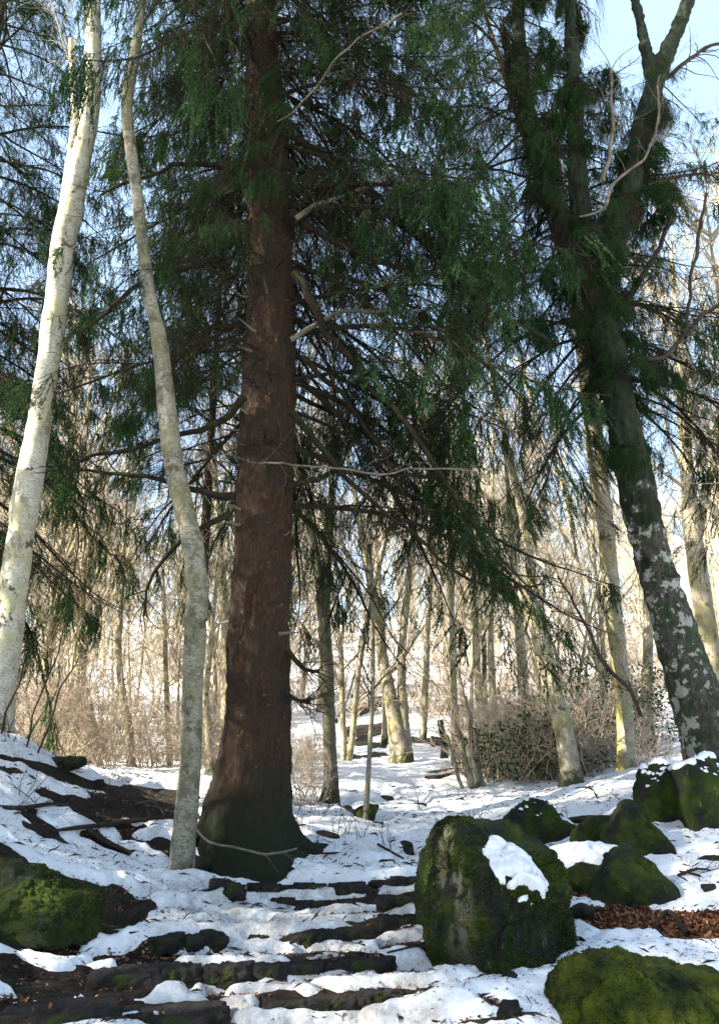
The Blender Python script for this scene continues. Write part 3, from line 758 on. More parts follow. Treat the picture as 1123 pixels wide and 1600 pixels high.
simple_tree('birch_tree', [[(-8, 1200, 46), (0, 1100, 45), (12, 1000, 43), (25, 900, 42), (38, 800, 41), (56, 700, 38), (71, 600, 34), (85, 500, 35), (98, 400, 35), (110, 330, 36), (124, 260, 33), (137, 200, 28), (146, 100, 24), (146, 0, 24), (150, -160, 20)],
    [(103, 350, 22), (107, 290, 18), (117, 200, 13), (116, 130, 12), (111, 62, 8)]], 8.4, M_BIRCH, 'pale leaning birch with a forked top and a snapped dead stem, beyond the snowy bank', 'birch', extend=[3], twn=4, tw_lo=0.75)
simple_tree('birch_tree', [[(283, 1345, 40), (287, 1315, 39), (292, 1270, 37), (298, 1190, 34), (300, 1100, 33), (305, 1000, 33), (309, 920, 33), (302, 860, 34), (290, 800, 31), (273, 730, 29), (262, 650, 28), (256, 590, 26), (249, 530, 23), (235, 465, 21), (226, 400, 19), (218, 330, 18), (206, 240, 18), (199, 160, 17), (212, 80, 15), (222, 0, 13), (226, -80, 11)]],
    6.9, M_GREY, 'slender crooked grey-brown birch with mottled bark, close beside the huge spruce', 'birch', extend=[2], twn=5, tw_lo=0.7)
simple_tree('young_tree', [[(514, 1272, 34), (517, 1230, 24), (515, 1160, 20), (512, 1080, 20), (508, 1000, 20), (503, 930, 18), (492, 860, 15), (478, 790, 12), (462, 720, 8)], [(508, 960, 14), (512, 880, 12), (518, 780, 10), (520, 640, 7)]],
    11.0, M_DUSK, 'thin grey tree forking above head height, in the snow right behind the spruce', fine=0.004, twn=10, tw_lo=0.35, seed=7, crown_mat=M_DARKTWIG, extend=[2, 3])
simple_tree('sapling', [[(570, 1283, 16), (572, 1262, 9), (577, 1180, 8), (582, 1080, 7), (582, 980, 6), (578, 850, 5)]], 9.6, M_GREY, 'thin sapling rising from a dark root mound in the snow', 'sapling', sides=8, fine=0, twn=8, tw_lo=0.35, twl=0.7, seed=9, crown_mat=M_DARKTWIG)
rt = simple_tree('mossy_tree', [[(1120, 1215, 92), (1106, 1150, 84), (1076, 1060, 72), (1042, 950, 58), (1014, 850, 53), (990, 740, 50), (965, 620, 47), (943, 510, 46), (932, 455, 48)],
    [(938, 480, 40), (895, 390, 33), (852, 290, 27), (827, 200, 24), (813, 100, 20), (808, 0, 18), (806, -80, 14)],
    [(930, 470, 38), (908, 330, 29), (898, 200, 24), (893, 80, 20), (889, -40, 16)],
    [(938, 480, 42), (955, 400, 35), (977, 320, 30), (1003, 200, 28), (1030, 110, 24), (1058, 45, 20), (1085, -30, 18)],
    [(1020, 130, 18), (1005, 60, 15), (990, -10, 12)]],
    8.6, M_MOSSB, 'big leaning tree with lichen-blotched mossy bark that splits into several upright stems', sides=64, fine=0.022, step=0.03, seed=13, extend=[0, 3, 4, 3, 2], twn=0)
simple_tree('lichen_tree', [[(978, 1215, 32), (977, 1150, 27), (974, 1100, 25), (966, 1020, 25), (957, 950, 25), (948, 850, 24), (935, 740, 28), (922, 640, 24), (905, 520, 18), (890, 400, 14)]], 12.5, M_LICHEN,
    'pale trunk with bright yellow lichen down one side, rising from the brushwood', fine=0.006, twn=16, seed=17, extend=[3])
simple_tree('leaning_tree', [[(893, 1238, 40), (890, 1200, 32), (880, 1140, 29), (858, 1060, 27), (843, 990, 27), (820, 930, 25), (780, 880, 20), (740, 820, 16), (700, 740, 11)], [(835, 975, 16), (830, 900, 14), (815, 800, 12), (790, 690, 10)]], 11.8, M_TRUNKP,
    'pale crooked trunk leaning over the brushwood, with moss on its upper limb', fine=0.006, twn=14, seed=19, extend=[2, 3])
simple_tree('twin_tree', [[(628, 1198, 40), (626, 1170, 34), (618, 1130, 24), (608, 1080, 20), (598, 1030, 18), (590, 960, 16), (570, 860, 12)], [(632, 1165, 24), (630, 1110, 16), (627, 1060, 13), (630, 980, 12), (642, 880, 10), (650, 760, 8)]], 17.5, M_TRUNKP,
    'pale tree dividing low into two stems with a mossy foot, out in the sunlit snow', fine=0.008, twn=14, seed=23, extend=[3, 3], twr=0.008, twl=2.0)
for i, (st, Y, lab) in enumerate([
    ([[(758, 1172, 16), (752, 1120, 14), (746, 1060, 12), (742, 960, 10), (735, 820, 8)]], 20, 'slim pale trunk, the more inclined of the close pair behind the cut stems'),
    ([[(775, 1172, 16), (770, 1100, 12), (767, 1040, 11), (765, 940, 10), (768, 800, 8)]], 20.5, 'slim pale trunk, the straighter of the close pair behind the cut stems'),
    ([[(712, 1200, 15), (711, 1150, 13), (709, 1090, 11), (706, 1000, 10), (704, 850, 7)]], 16.5, 'slim greyish trunk standing beside the cut stems'),
    ([[(1122, 1130, 36), (1112, 1050, 33), (1100, 960, 31), (1088, 880, 29), (1078, 800, 26), (1070, 700, 20), (1062, 580, 14)], [(1084, 860, 18), (1100, 780, 15), (1118, 690, 12)]], 15.0, 'sunlit pale trunk behind the big leaning mossy tree'),
    ([[(352, 1190, 22), (354, 1110, 18), (357, 1030, 16), (350, 940, 14), (340, 800, 10)]], 15.5, 'pale trunk half hidden behind the huge spruce'),
    ([[(330, 1200, 14), (327, 1150, 12), (322, 1090, 10), (330, 1000, 8)]], 14, 'dark slim trunk showing between the crooked birch and the huge spruce'),
    ([[(208, 1195, 16), (203, 1150, 14), (193, 1090, 12), (186, 1020, 10), (192, 900, 7)]], 17, 'dusky trunk in the thicket beyond the snowy bank, with a bend'),
    ([[(150, 1190, 26), (140, 1130, 22), (128, 1060, 16), (120, 960, 12)]], 18, 'thick mossy trunk in the thicket beyond the snowy bank'),
    ([[(268, 1190, 10), (262, 1120, 9), (258, 1000, 7)]], 19, 'thin pale trunk in the thicket left of the crooked birch'),
    ([[(1015, 1160, 20), (1010, 1100, 17), (1012, 1000, 15), (1006, 860, 11)]], 19, 'yellowish trunk between the lichen tree and the big leaning mossy tree'),
    ([[(600, 1150, 12), (603, 1100, 11), (596, 1000, 9), (590, 900, 7)]], 24, 'thin trunk on the far snow slope behind the low-forked tree'),
    ([[(660, 1150, 12), (664, 1080, 11), (668, 980, 9), (676, 850, 7)]], 25, 'thin trunk on the far snow slope before the slim greyish trunk'),
    ([[(820, 1180, 22), (818, 1100, 18), (812, 1000, 15), (800, 850, 10)]], 17, 'brown trunk rising straight out of the brushwood')]):
    simple_tree('bare_tree', st, Y, M_TRUNKP, lab, sides=12, fine=0.004, twn=16, tw_lo=0.3, seed=60 + i * 3, extend=[3, 2], twr=0.009, twl=2.0, step=0.12)

# evergreen boughs on the mossy tree and what hangs over it
B = np.array(rt.location)
def clad(tree, pts, Y, n, smin, smax, kinds, seed, pitch=(-0.6, 0.2)):
    r = np.random.default_rng(seed); P, R = px_path(pts, Y); P, R = resample(P, R, 0.1); B = np.array(tree.location)
    for i in range(n):
        j = r.integers(0, len(P)); az = r.uniform(0, 2 * np.pi)
        add_bough(tree, kinds[r.integers(0, len(kinds))], P[j] - B, az, r.uniform(*pitch), r.uniform(smin, smax), r.normal(0, 0.3))
clad(rt, [(935, 470, 46), (895, 390, 42), (852, 290, 34), (827, 200, 30), (813, 100, 26), (808, -60, 22)], 8.6, 30, 0.35, 0.95, SPRAY, 1, (-1.0, 0.3))
clad(rt, [(932, 455, 46), (895, 390, 42), (852, 290, 34), (813, 100, 26), (808, -60, 22)], 8.6, 26, 0.25, 0.55, FULL + SPARSE, 21, (-0.7, 0.1))
clad(rt, [(930, 470, 44), (908, 330, 36), (898, 200, 30), (893, -60, 25)], 8.6, 30, 0.35, 0.95, SPRAY, 2, (-1.0, 0.3))
clad(rt, [(938, 480, 48), (955, 400, 42), (977, 320, 38), (1003, 200, 35), (1030, 130, 30)], 8.6, 28, 0.35, 0.85, SPRAY, 3, (-1.0, 0.3))
clad(rt, [(938, 480, 48), (955, 400, 42), (977, 320, 38), (1003, 200, 35), (1030, 130, 30)], 8.6, 22, 0.22, 0.48, FULL + SPARSE, 23, (-0.7, 0.1))
clad(rt, [(990, 740, 62), (965, 620, 60), (943, 510, 60)], 8.6, 13, 0.3, 0.7, SPRAY, 4, (-1.0, 0.1))
clad(rt, [(943, 510, 60), (1000, 560, 20), (1040, 560, 10)], 8.4, 9, 0.4, 0.9, SPRAY, 5, (-0.7, 0.0))
for i, (pts, Y, m) in enumerate([
    ([(905, 335, 3), (945, 320, 5), (960, 285, 5), (1005, 250, 4), (1025, 200, 4), (1030, 120, 3)], 8.0, M_DEADB),
    ([(942, 285, 7), (950, 240, 7), (955, 180, 5), (952, 110, 4)], 8.1, M_DEADB),
    ([(985, 560, 9), (1030, 560, 7), (1070, 520, 6), (1078, 440, 5), (1090, 380, 6), (1105, 300, 4)], 8.3, M_DARKTWIG),
    ([(1070, 522, 7), (1100, 490, 6), (1140, 460, 4)], 8.3, M_DARKTWIG),
    ([(1000, 1120, 6), (985, 1080, 7), (940, 1020, 6), (900, 950, 4), (870, 900, 3)], 8.0, M_DARKTWIG),
    ([(1010, 290, 8), (1060, 275, 5), (1130, 270, 3)], 8.6, M_DARKTWIG),
    ([(1030, 130, 8), (1080, 90, 6), (1140, 60, 4)], 8.6, M_DARKTWIG),
    ([(975, 480, 12), (1000, 430, 9), (1030, 380, 7), (1060, 300, 4)], 8.7, M_DARKTWIG)]):
    stick(rt, 'bare_branch', pts, Y, m, 7, 14, 500 + i, tl=0.7)

# ------------------------------------------------------------------ neighbouring spruces
def plain_spruce(x, y, h, n, z0, lmax, label, r0=0.2, lean=(0, 0), sel=None, group=None, pitch0=-0.15):
    z = gz(x, y); k = np.linspace(0, 1, 8)
    P = np.stack([x + lean[0] * k, y + lean[1] * k, z - 0.1 + h * k], -1); R = r0 * (1 - k * 0.93)
    return spruce('spruce_tree', (x, y, z), h + z, P, R, n, z + z0, lmax, label, sides=16, step=0.2, sel=sel, group=group, flare=None, pitch0=pitch0)
plain_spruce(-3.08, 14.6, 17, 66, 5.6, 3.6, 'mid-distance spruce whose trunk hides behind the crooked birch', 0.13)
plain_spruce(-7.0, 11.4, 17, 150, 2.9, 4.6, 'dark spruce whose drooping boughs fill the space behind the pale leaning birch', 0.2)
plain_spruce(5.0, 10.9, 17, 125, 5.2, 3.5, 'slim leaning spruce with dense hanging boughs, just behind the big leaning mossy tree', 0.13, lean=(-3.4, 0), pitch0=-0.3)
plain_spruce(-7.4, 4.6, 16, 75, 2.6, 3.8, 'spruce at the near edge of the wood, its bough tips hanging over the snowy bank', 0.2, sel=lambda a, z, L: math.cos(a) < 0.3)
for x, y in ((-10.5, 3.0), (-8.5, -0.2), (-11.5, -3.5), (-14.5, 2.5), (-13.5, -1.0)):  # unseen spruces, added to keep the sun off the foreground
    plain_spruce(x, y, 18, 52, 1.6, 4.4, 'tall dark spruce out of view, added to shade the steps', 0.22, group='unseen spruces added to shade the steps')

# ------------------------------------------------------------------ leafless wood behind
def bare_variant(seed, H, fine=1.4, twr=0.010):
    r = np.random.default_rng(seed); n = 14
    nst = int(r.integers(1, 3)); b0 = np.zeros((nst, 3)); b0[:, 0] = np.arange(nst) * 0.12
    P0 = walk(b0, np.array([0, 0, 1.0]) + r.normal(0, 0.10, (nst, 3)), H * r.uniform(0.8, 1, nst), n, 0.055, np.array([0, 0, 0.03]), r)
    tk = MB(); tk.tubes(P0, taper(np.full(nst, 0.0072 * H), n, 0.12), 8)
    tw = MB(); k = int(16 * nst); par = np.repeat(np.arange(nst), 16); s = r.uniform(0.12, 1, k)
    b, d = children(P0, par, s, 0.65, r); L = H * (0.38 * (1.05 - s) + 0.06) * r.uniform(0.6, 1.2, k)
    P1 = walk(b, d, L, 9, 0.09, np.array([0, 0, 0.07]), r); tw.tubes(P1, taper(np.full(k, 0.0034 * H), 9, 0.25), 4)
    k2 = k * 7; par = np.repeat(np.arange(k), 7); b, d = children(P1, par, r.uniform(0.15, 1, k2), 0.6, r)
    P2 = walk(b, d, L[par] * 0.42 * r.uniform(0.4, 1.2, k2), 6, 0.12, np.array([0, 0, 0.06]), r); tw.tubes(P2, taper(np.full(k2, twr), 6, 0.4), 3)
    q = int(5 * fine); k3 = k2 * q; par = np.repeat(np.arange(k2), q); b, d = children(P2, par, r.uniform(0.1, 1, k3), 0.6, r)
    P3 = walk(b, d, H * 0.045 * r.uniform(0.4, 1.3, k3), 4, 0.14, np.array([0, 0, 0.05]), r); tw.tubes(P3, taper(np.full(k3, twr * 0.6), 4, 0.5), 3)
    return tk.mesh('trunk', M_TRUNKP, True), tw.mesh('crown', M_TWIG)
VAR = [bare_variant(900 + i, 8.5 + i * 0.9) for i in range(6)]
def place_bare(x, y, v, sc_, rz, label, group, name='bare_tree'):
    t = empty(name, (x, y, gz(x, y) - 0.1)); t.rotation_euler = (random.gauss(0, 0.04), random.gauss(0, 0.04), rz); t.scale = (sc_, sc_, sc_)
    tag(t, label, 'tree', group)
    for nme, me in zip(('trunk', 'crown'), VAR[v]):
        o = bpy.data.objects.new(nme, me); COL.objects.link(o); o.parent = t
pl = []
LANE = lambda x, y: abs(x - 0.02 * y - 0.9) < 0.05 * y + 0.5 and y < 24
k = 0
while len(pl) < 108:
    y = 15 * (75 / 15) ** (random.random() ** 0.8); x = random.uniform(-0.62, 0.62) * y
    if LANE(x, y) or any((x - a) ** 2 + (y - b) ** 2 < (0.028 * y) ** 2 + 0.2 for a, b in pl): continue
    pl.append((x, y))
for x, y in pl:
    place_bare(x, y, random.randrange(6), random.uniform(0.7, 1.15) * (1 if y < 40 else 1.25), random.uniform(0, 6.28), 'thin leafless tree in the pale wood beyond the clearing, one of many alike', 'leafless trees of the wood beyond the clearing')
place_bare(6.6, 11.5, 2, 1.2, 0.4, 'bare dark tree whose fine branches cross the open sky by the big leaning mossy tree', None)
place_bare(7.4, 14.5, 4, 1.15, 2.4, 'bare tree farther back whose crown shows pale against the sky past the mossy tree', None)

# shrubs
def shrub_variant(seed, H=1.5, n=16):
    r = np.random.default_rng(seed); b = r.normal(0, 0.16, (n, 3)); b[:, 2] = 0
    d = np.array([0, 0, 1.0]) + r.normal(0, 0.5, (n, 3))
    P0 = walk(b, d, H * r.uniform(0.6, 1.3, n), 10, 0.10, lambda f: np.array([0, 0, -0.05 if f > 0.5 else 0.05]), r)
    mb = MB(); mb.tubes(P0, taper(np.full(n, 0.010), 10, 0.3), 4)
    k = n * 7; par = np.repeat(np.arange(n), 7); b, d = children(P0, par, r.uniform(0.15, 1, k), 0.7, r)
    P1 = walk(b, d, H * 0.35 * r.uniform(0.4, 1.3, k), 6, 0.13, np.array([0, 0, 0.02]), r); mb.tubes(P1, taper(np.full(k, 0.0055), 6, 0.35), 3)
    k2 = k * 5; par = np.repeat(np.arange(k), 5); b, d = children(P1, par, r.uniform(0.1, 1, k2), 0.7, r)
    P2 = walk(b, d, H * 0.13 * r.uniform(0.4, 1.3, k2), 4, 0.15, np.array([0, 0, 0.0]), r); mb.tubes(P2, taper(np.full(k2, 0.0035), 4, 0.5), 3)
    return mb.mesh('bare_shrub', M_SHRUB), P2
SH = [shrub_variant(700 + i) for i in range(5)]
def shrub(px_, py_, Yd, s_, label, group=None, v=None):
    p = at(px_, py_, Yd); o = obj('bare_shrub', SH[v if v is not None else random.randrange(5)][0], None, (p[0], Yd, gz(p[0], Yd) - 0.05))
    o.scale = (s_ * random.uniform(0.9, 1.3), s_, s_ * random.uniform(0.8, 1.1)); o.rotation_euler[2] = random.uniform(0, 6.28); tag(o, label, 'shrub', group)
for i in range(38):
    shrub(random.uniform(735, 1010), 1200, random.uniform(12.6, 17), random.uniform(0.6, 1.2), 'tangled tan bush in the brushwood behind the boulders', 'bushes of the brushwood behind the boulders')
for i in range(34):
    shrub(random.uniform(20, 350), 1200, random.uniform(13, 22), random.uniform(0.7, 1.35), 'tangled brown bush in the thicket beyond the snowy bank', 'bushes of the thicket beyond the snowy bank')
for i in range(84):
    Yd = random.uniform(24, 60); shrub(random.uniform(-60, 1180), 1150, Yd, random.uniform(1.2, 2.4), 'hazy pale bush at the far side of the clearing', 'bushes at the far side of the clearing')
for i in range(8):
    shrub(random.uniform(455, 500), 1200, random.uniform(10.5, 20), random.uniform(0.35, 0.8), 'low twiggy bush in the snow right behind the spruce foot', 'bushes behind the spruce foot')
def evergreen(px_, py_, Yd, w, h, n, label, size=0.035):
    p = at(px_, py_, Yd); base = (p[0], Yd, gz(p[0], Yd)); t = empty('evergreen_bush', base); tag(t, label, 'bush')
    me, P2 = SH[1]; r = np.random.default_rng(n)
    st = obj('stems', me, t); st.scale = (w / 1.3, w / 1.3, h / 1.5)
    q = P2.reshape(-1, 3); q = q[r.integers(0, len(q), n)] * np.array([w / 1.3, w / 1.3, h / 1.5]) + r.normal(0, 0.06, (n, 3))
    d = nrm(r.normal(0, 1, (n, 3))) * size; e = nrm(np.cross(d, r.normal(0, 1, (n, 3)))) * size * 0.45
    V = np.stack([q - d, q + e, q + d, q - e], 1); I = np.arange(n * 4).reshape(n, 4)
    mb = MB(); mb.add(V, I); o = obj('leaves', mb.mesh('leaves', M_EVER), t); o['kind'] = 'stuff'
evergreen(905, 1190, 14.6, 1.8, 1.5, 2600, 'dark green evergreen bush behind the pale crooked trunk', 0.045)
evergreen(820, 1200, 13.0, 1.3, 0.9, 2600, 'low broadleaf evergreen bush with glossy leaves in the brushwood', 0.04)
evergreen(985, 1150, 19, 1.6, 1.6, 2200, 'small green bush beside the yellow lichen trunk', 0.05)

# cut stems with a knob, stump, poles
for i, (pts, lab) in enumerate([
    ([(752, 1235, 9), (750, 1190, 6), (749, 1150, 5), (748, 1140, 9)], 'upright cut stem with a round reddish knob on its end'),
    ([(738, 1232, 15), (728, 1190, 11), (720, 1150, 8), (710, 1125, 5)], 'dark mossy cut stem leaning away from the knobbed one'),
    ([(742, 1232, 12), (738, 1180, 9), (736, 1130, 7), (728, 1090, 5)], 'upright mossy stem between the knobbed stem and the leaning one'),
    ([(722, 1252, 6), (718, 1225, 6), (708, 1190, 6), (698, 1150, 5)], 'thin bent dark stem standing in front of the cut stems')]):
    stick(None, 'cut_stem', pts, 12.6, M_GREY, 8, 3, 600 + i, 'stem', lab)
stick(None, 'tree_stump', [(696, 1190, 17), (695, 1178, 13), (692, 1150, 11), (688, 1128, 10)], 19, M_SPRUCE, 12, 0, 610, 'stump', 'short reddish brown snapped trunk beside the low-forked pale tree')

def ground_stick(name, pts, mat, label, twigs=5, lift=0.05, cat='branch', tl=0.3, seed=0):
    r = np.random.default_rng(seed); P = []; R = []
    for (u, v, w) in pts:
        h = hit(u, v)
        if h is None: continue
        P.append(h + [0, 0, lift * r.uniform(0.6, 1.6)]); R.append(w * (h[1] / ray(u, v)[1]) / F_PX / 2)
    P, R = resample(np.array(P), np.array(R), 0.05); B = P[0].copy(); P = P - B; mb = MB(); mb.tubes(P, R, 6)
    if twigs:
        b, d = children(P[None], np.zeros(twigs, int), r.uniform(0.15, 1, twigs), 0.8, r); d[:, 2] = np.abs(d[:, 2]) * 0.7
        P1 = walk(b, d, tl * r.uniform(0.4, 1.2, twigs), 6, 0.15, np.array([0, 0, 0.0]), r); mb.tubes(P1, taper(np.full(twigs, 0.0035), 6, 0.4), 3)
        b, d = children(P1, np.repeat(np.arange(twigs), 3), r.uniform(0.2, 1, twigs * 3), 0.7, r); d[:, 2] = np.abs(d[:, 2])
        P2 = walk(b, d, tl * 0.45 * r.uniform(0.3, 1.2, twigs * 3), 4, 0.15, np.array([0, 0, 0.0]), r); mb.tubes(P2, taper(np.full(twigs * 3, 0.0022), 4, 0.5), 3)
    o = obj(name, mb.mesh(name, mat, True), None, B); tag(o, label, cat)
for i, a in enumerate([
    ([(0, 1272, 9), (40, 1268, 8), (80, 1266, 6), (110, 1272, 3)], M_DARKTWIG, 'dead branch lying along the snowy bank, rising to a hooked end'),
    ([(78, 1306, 4), (120, 1302, 7), (170, 1296, 8), (240, 1288, 5), (285, 1284, 3)], M_DARKTWIG, 'long dark fallen branch with side twigs on the snowy bank'),
    ([(135, 1310, 9), (165, 1325, 10), (200, 1338, 7), (215, 1345, 4)], M_DARKTWIG, 'short thick brown log piece half sunk in the snowy bank'),
    ([(210, 1265, 3), (240, 1262, 3), (262, 1290, 2)], M_DEADB, 'pale forked twig above the long dark fallen branch'),
    ([(100, 1440, 3), (150, 1460, 3), (185, 1470, 4), (180, 1452, 3)], M_DARKTWIG, 'wiry twig curling over the snow beside the mossy bank rock'),
    ([(665, 1212, 6), (700, 1208, 10), (730, 1205, 8)], M_DARKTWIG, 'upper of two grey fallen limbs beside the cut stems'),
    ([(665, 1222, 10), (700, 1216, 9), (728, 1203, 7)], M_DARKTWIG, 'lower thicker one of two grey fallen limbs beside the cut stems'),
    ([(500, 1345, 3), (530, 1346, 4)], M_DARKTWIG, 'short dark stick on the snow just past the spruce foot'),
    ([(590, 1328, 4), (630, 1350, 3)], M_DARKTWIG, 'thin dark stick on the snow near the top step'),
    ([(1060, 1382, 5), (1090, 1373, 4), (1110, 1368, 3)], M_DARKTWIG, 'crooked dark stick, the upper of two on the snow beside the rocks'),
    ([(1062, 1372, 3), (1085, 1376, 4), (1095, 1382, 3)], M_DARKTWIG, 'curved dark stick, the lower of two on the snow beside the rocks'),
    ([(1020, 1472, 3), (1045, 1440, 9), (1075, 1470, 10)], M_DARKTWIG, 'gnarled exposed root arching through the brown leaves'),
    ([(605, 1505, 3), (650, 1490, 3), (690, 1480, 2)], M_DARKTWIG, 'thin twig lying against the big boulder beside the steps'),
    ([(880, 1240, 3), (920, 1238, 4), (935, 1255, 2)], M_DARKTWIG, 'spiky twig cluster on the snow above the far boulder')]):
    ground_stick('fallen_branch', a[0], a[1], a[2], twigs=[5, 9, 2, 4, 6, 4, 4, 1, 1, 3, 2, 0, 2, 6][i], seed=800 + i)
stick(None, 'fallen_branch', [(311, 1296, 3), (330, 1310, 4), (360, 1324, 4), (410, 1334, 4), (440, 1333, 4), (468, 1330, 3)], 6.55, M_DEADB, 6, 2, 77, 'branch', 'pale thin curved branch resting across the foot of the huge spruce')
# weeds sticking through the snow
for i in range(16):
    u, v = [(470, 1300), (500, 1285), (535, 1310), (560, 1315), (480, 1330), (655, 1270), (700, 1310), (740, 1290), (10, 1160), (90, 1175), (170, 1260), (40, 1250), (610, 1330), (880, 1290), (700, 1250), (1100, 1250)][i]
    h = hit(u, v)
    if h is None: continue
    r = np.random.default_rng(40 + i); n = 5; H = [0.35, 0.6][i in (8, 9)] * r.uniform(0.7, 1.3) * (h[1] / 9) ** 0.5
    b = r.normal(0, 0.05, (n, 3)); b[:, 2] = -0.02
    Pw = walk(b, np.array([0, 0, 1]) + r.normal(0, 0.35, (n, 3)), H * r.uniform(0.5, 1.2, n), 7, 0.12, np.zeros(3), r); mb = MB(); mb.tubes(Pw, taper(np.full(n, 0.004), 7, 0.3), 4)
    bb, d = children(Pw, np.repeat(np.arange(n), 4), r.uniform(0.3, 1, n * 4), 0.7, r); P1 = walk(bb, d, H * 0.3 * r.uniform(0.3, 1.2, n * 4), 4, 0.12, np.zeros(3), r); mb.tubes(P1, taper(np.full(n * 4, 0.0022), 4, 0.5), 3)
    tag(obj('dead_stalks', mb.mesh('dead_stalks', M_DARKTWIG), None, h), 'few thin dead stalks sticking up out of the snow', 'dead plant', 'dead stalks sticking out of the snow')
# tall whips on the bank
for i, (pts, lab) in enumerate([([(0, 1175, 4), (20, 1100, 4), (38, 1030, 3), (60, 985, 2)], 'dark slanting whip at the crest of the snowy bank, nearest the pale birch'),
                                ([(42, 1170, 3), (70, 1080, 3), (95, 1000, 2)], 'thin slanting whip at the crest of the snowy bank, the middle one'),
                                ([(60, 1178, 3), (90, 1100, 3), (125, 1030, 2)], 'thin slanting whip at the crest of the snowy bank, farthest from the pale birch')]):
    stick(None, 'bare_sapling', pts, 8.0, M_DARKTWIG, 5, 5, 620 + i, 'sapling', lab)

# ------------------------------------------------------------------ boulders and stones
def ico(sub):
    import bmesh
    bm = bmesh.new(); bmesh.ops.create_icosphere(bm, subdivisions=sub, radius=1)
    V = np.array([v.co[:] for v in bm.verts]); F = np.array([[v.index for v in f.verts] for f in bm.faces]); bm.free()
    return nrm(V), F
ICO = {s: ico(s) for s in (3, 4, 5, 6)}
def rock_shape(planes, size, sub, seed, rough=0.05, k=10, fr=2.2):
    V, F = ICO[sub]; acc = 0
    for (n, h) in planes:
        n = np.array(n, float); n /= np.linalg.norm(n); acc = acc + (np.maximum(V @ n, 0) / h) ** k
    r = acc ** (-1.0 / k)
    P = V * r[:, None] * np.array(size)
    m = min(size)
    Pc = P / m * 1.7 + fbm(P / m * 3, 2, seed)[:, None] * 0.15
    cr = np.abs(vnoise(Pc, seed + 31)); P = P - V * (m * 0.05 * np.exp(-(cr / 0.05) ** 2))[:, None]       # cracks
    P = P + V * (m * 0.035 * np.round(vnoise(Pc * 1.3 + 5, seed + 40) * 2.2) / 2.2)[:, None]                 # broken steps
    P = P + V * (m * rough * (fbm(P / m * fr + seed * 3.1, 5, seed, 0.55) + 0.5 * np.abs(fbm(P / m * fr * 2.6 + seed, 3, seed + 9))))[:, None]
    return P, F
def rand_planes(r, n=9):
    pl = [((1, 0, 0), 1), ((-1, 0, 0), 1), ((0, 1, 0), 1), ((0, -1, 0), 1), ((0, 0, 1), 1), ((0, 0, -1), 1)]
    for _ in range(n): pl.append((tuple(nrm(r.normal(0, 1, 3))), r.uniform(0.66, 1.0)))
    return pl
def tufts(parent, P, F, n, seed, size, zmin=-9):
    r = np.random.default_rng(seed); f = F[r.integers(0, len(F), n)]; w = r.dirichlet((1, 1, 1), n)[..., None]
    p = (P[f] * w).sum(1); nn = nrm(np.cross(P[f[:, 1]] - P[f[:, 0]], P[f[:, 2]] - P[f[:, 0]]))
    kp = (p[:, 2] > zmin) & (vnoise(p * 3.3 + 4, 77) > -0.25); p, nn = p[kp], nn[kp]; n = len(p)
    d = nrm(nn + r.normal(0, 0.6, (n, 3))) * (size * r.uniform(0.4, 1.3, n))[:, None]; e = nrm(np.cross(d, r.normal(0, 1, (n, 3)))) * size * 0.22
    mb = MB(); mb.add(np.stack([p - e, p + e, p + d], 1), None, np.arange(n * 3).reshape(-1, 3))
    o = obj('moss', mb.mesh('moss', M_TUFT), parent); o['kind'] = 'stuff'
def cap_snow(parent, P, F, fn, thick, seed):
    """snow lying on the rock where fn(P) > 0"""
    nv = np.zeros_like(P); fn_ = np.cross(P[F[:, 1]] - P[F[:, 0]], P[F[:, 2]] - P[F[:, 0]])
    for c in range(3): np.add.at(nv, F[:, c], fn_)
    nv = nrm(nv); m = fn(P, nv); 
    t = np.where(m > 0, thick * (1 - np.exp(-m * 5)) , m * 0.05); t = np.maximum(t, -0.04)
    Q = P + (nv * 0.5 + np.array([0, 0, 0.6])) * t[:, None]
    kp = (t > -0.012)[F].any(1)
    if not kp.any(): return
    mb = MB(); mb.add(Q, None, F[kp]); obj('snow_cap', mb.mesh('snow_cap', M_CAP, True), parent)['kind'] = 'stuff'
def boulder(name, pos, size, planes, mat, label, sub=4, seed=0, rough=0.08, k=18, cat='boulder', rz=0.0, group=None, moss=0, tuft=0.012, cap=None, capt=0.04, pale=None):
    P, F = rock_shape(planes, size, sub, seed, rough, k)
    c, s = math.cos(rz), math.sin(rz); P = P @ np.array([[c, s, 0], [-s, c, 0], [0, 0, 1.0]])
    mb = MB(); mb.add(P, None, F); me = mb.mesh(name, mat, True)
    a = me.attributes.new('pale', 'FLOAT', 'POINT'); a.data.foreach_set('value', (np.clip(pale(P), 0, 1) if pale else np.zeros(len(P))).astype(np.float32))
    o = obj(name, me, None, pos); tag(o, label, cat, group)
    if moss: tufts(o, P, F, moss, seed, tuft)
    if cap: cap_snow(o, P, F, cap, capt, seed)
    return o
def place_rock(cx, base_y, w, h, label, mat=M_BOULDER, name='boulder', depth=0.8, seed=0, sub=5, cat='boulder', sink=0.12, **kw):
    if name == 'rock' and mat is M_BOULDER: mat = M_STONE
    g = hit(cx, base_y); s_ = (g[1] / ray(cx, base_y)[1]) / F_PX
    sx, sz = w * s_ / 2, h * s_ / 2 * (1 + sink); sy = max(sx * depth, sz * 0.6)
    r = np.random.default_rng(seed)
    return boulder(name, (g[0], g[1] + sy * 0.55, g[2] + sz * (1 - 2 * sink) * 1.0), (sx, sy, sz), kw.pop('planes', None) or rand_planes(r), mat, label, sub, seed, cat=cat, **kw)

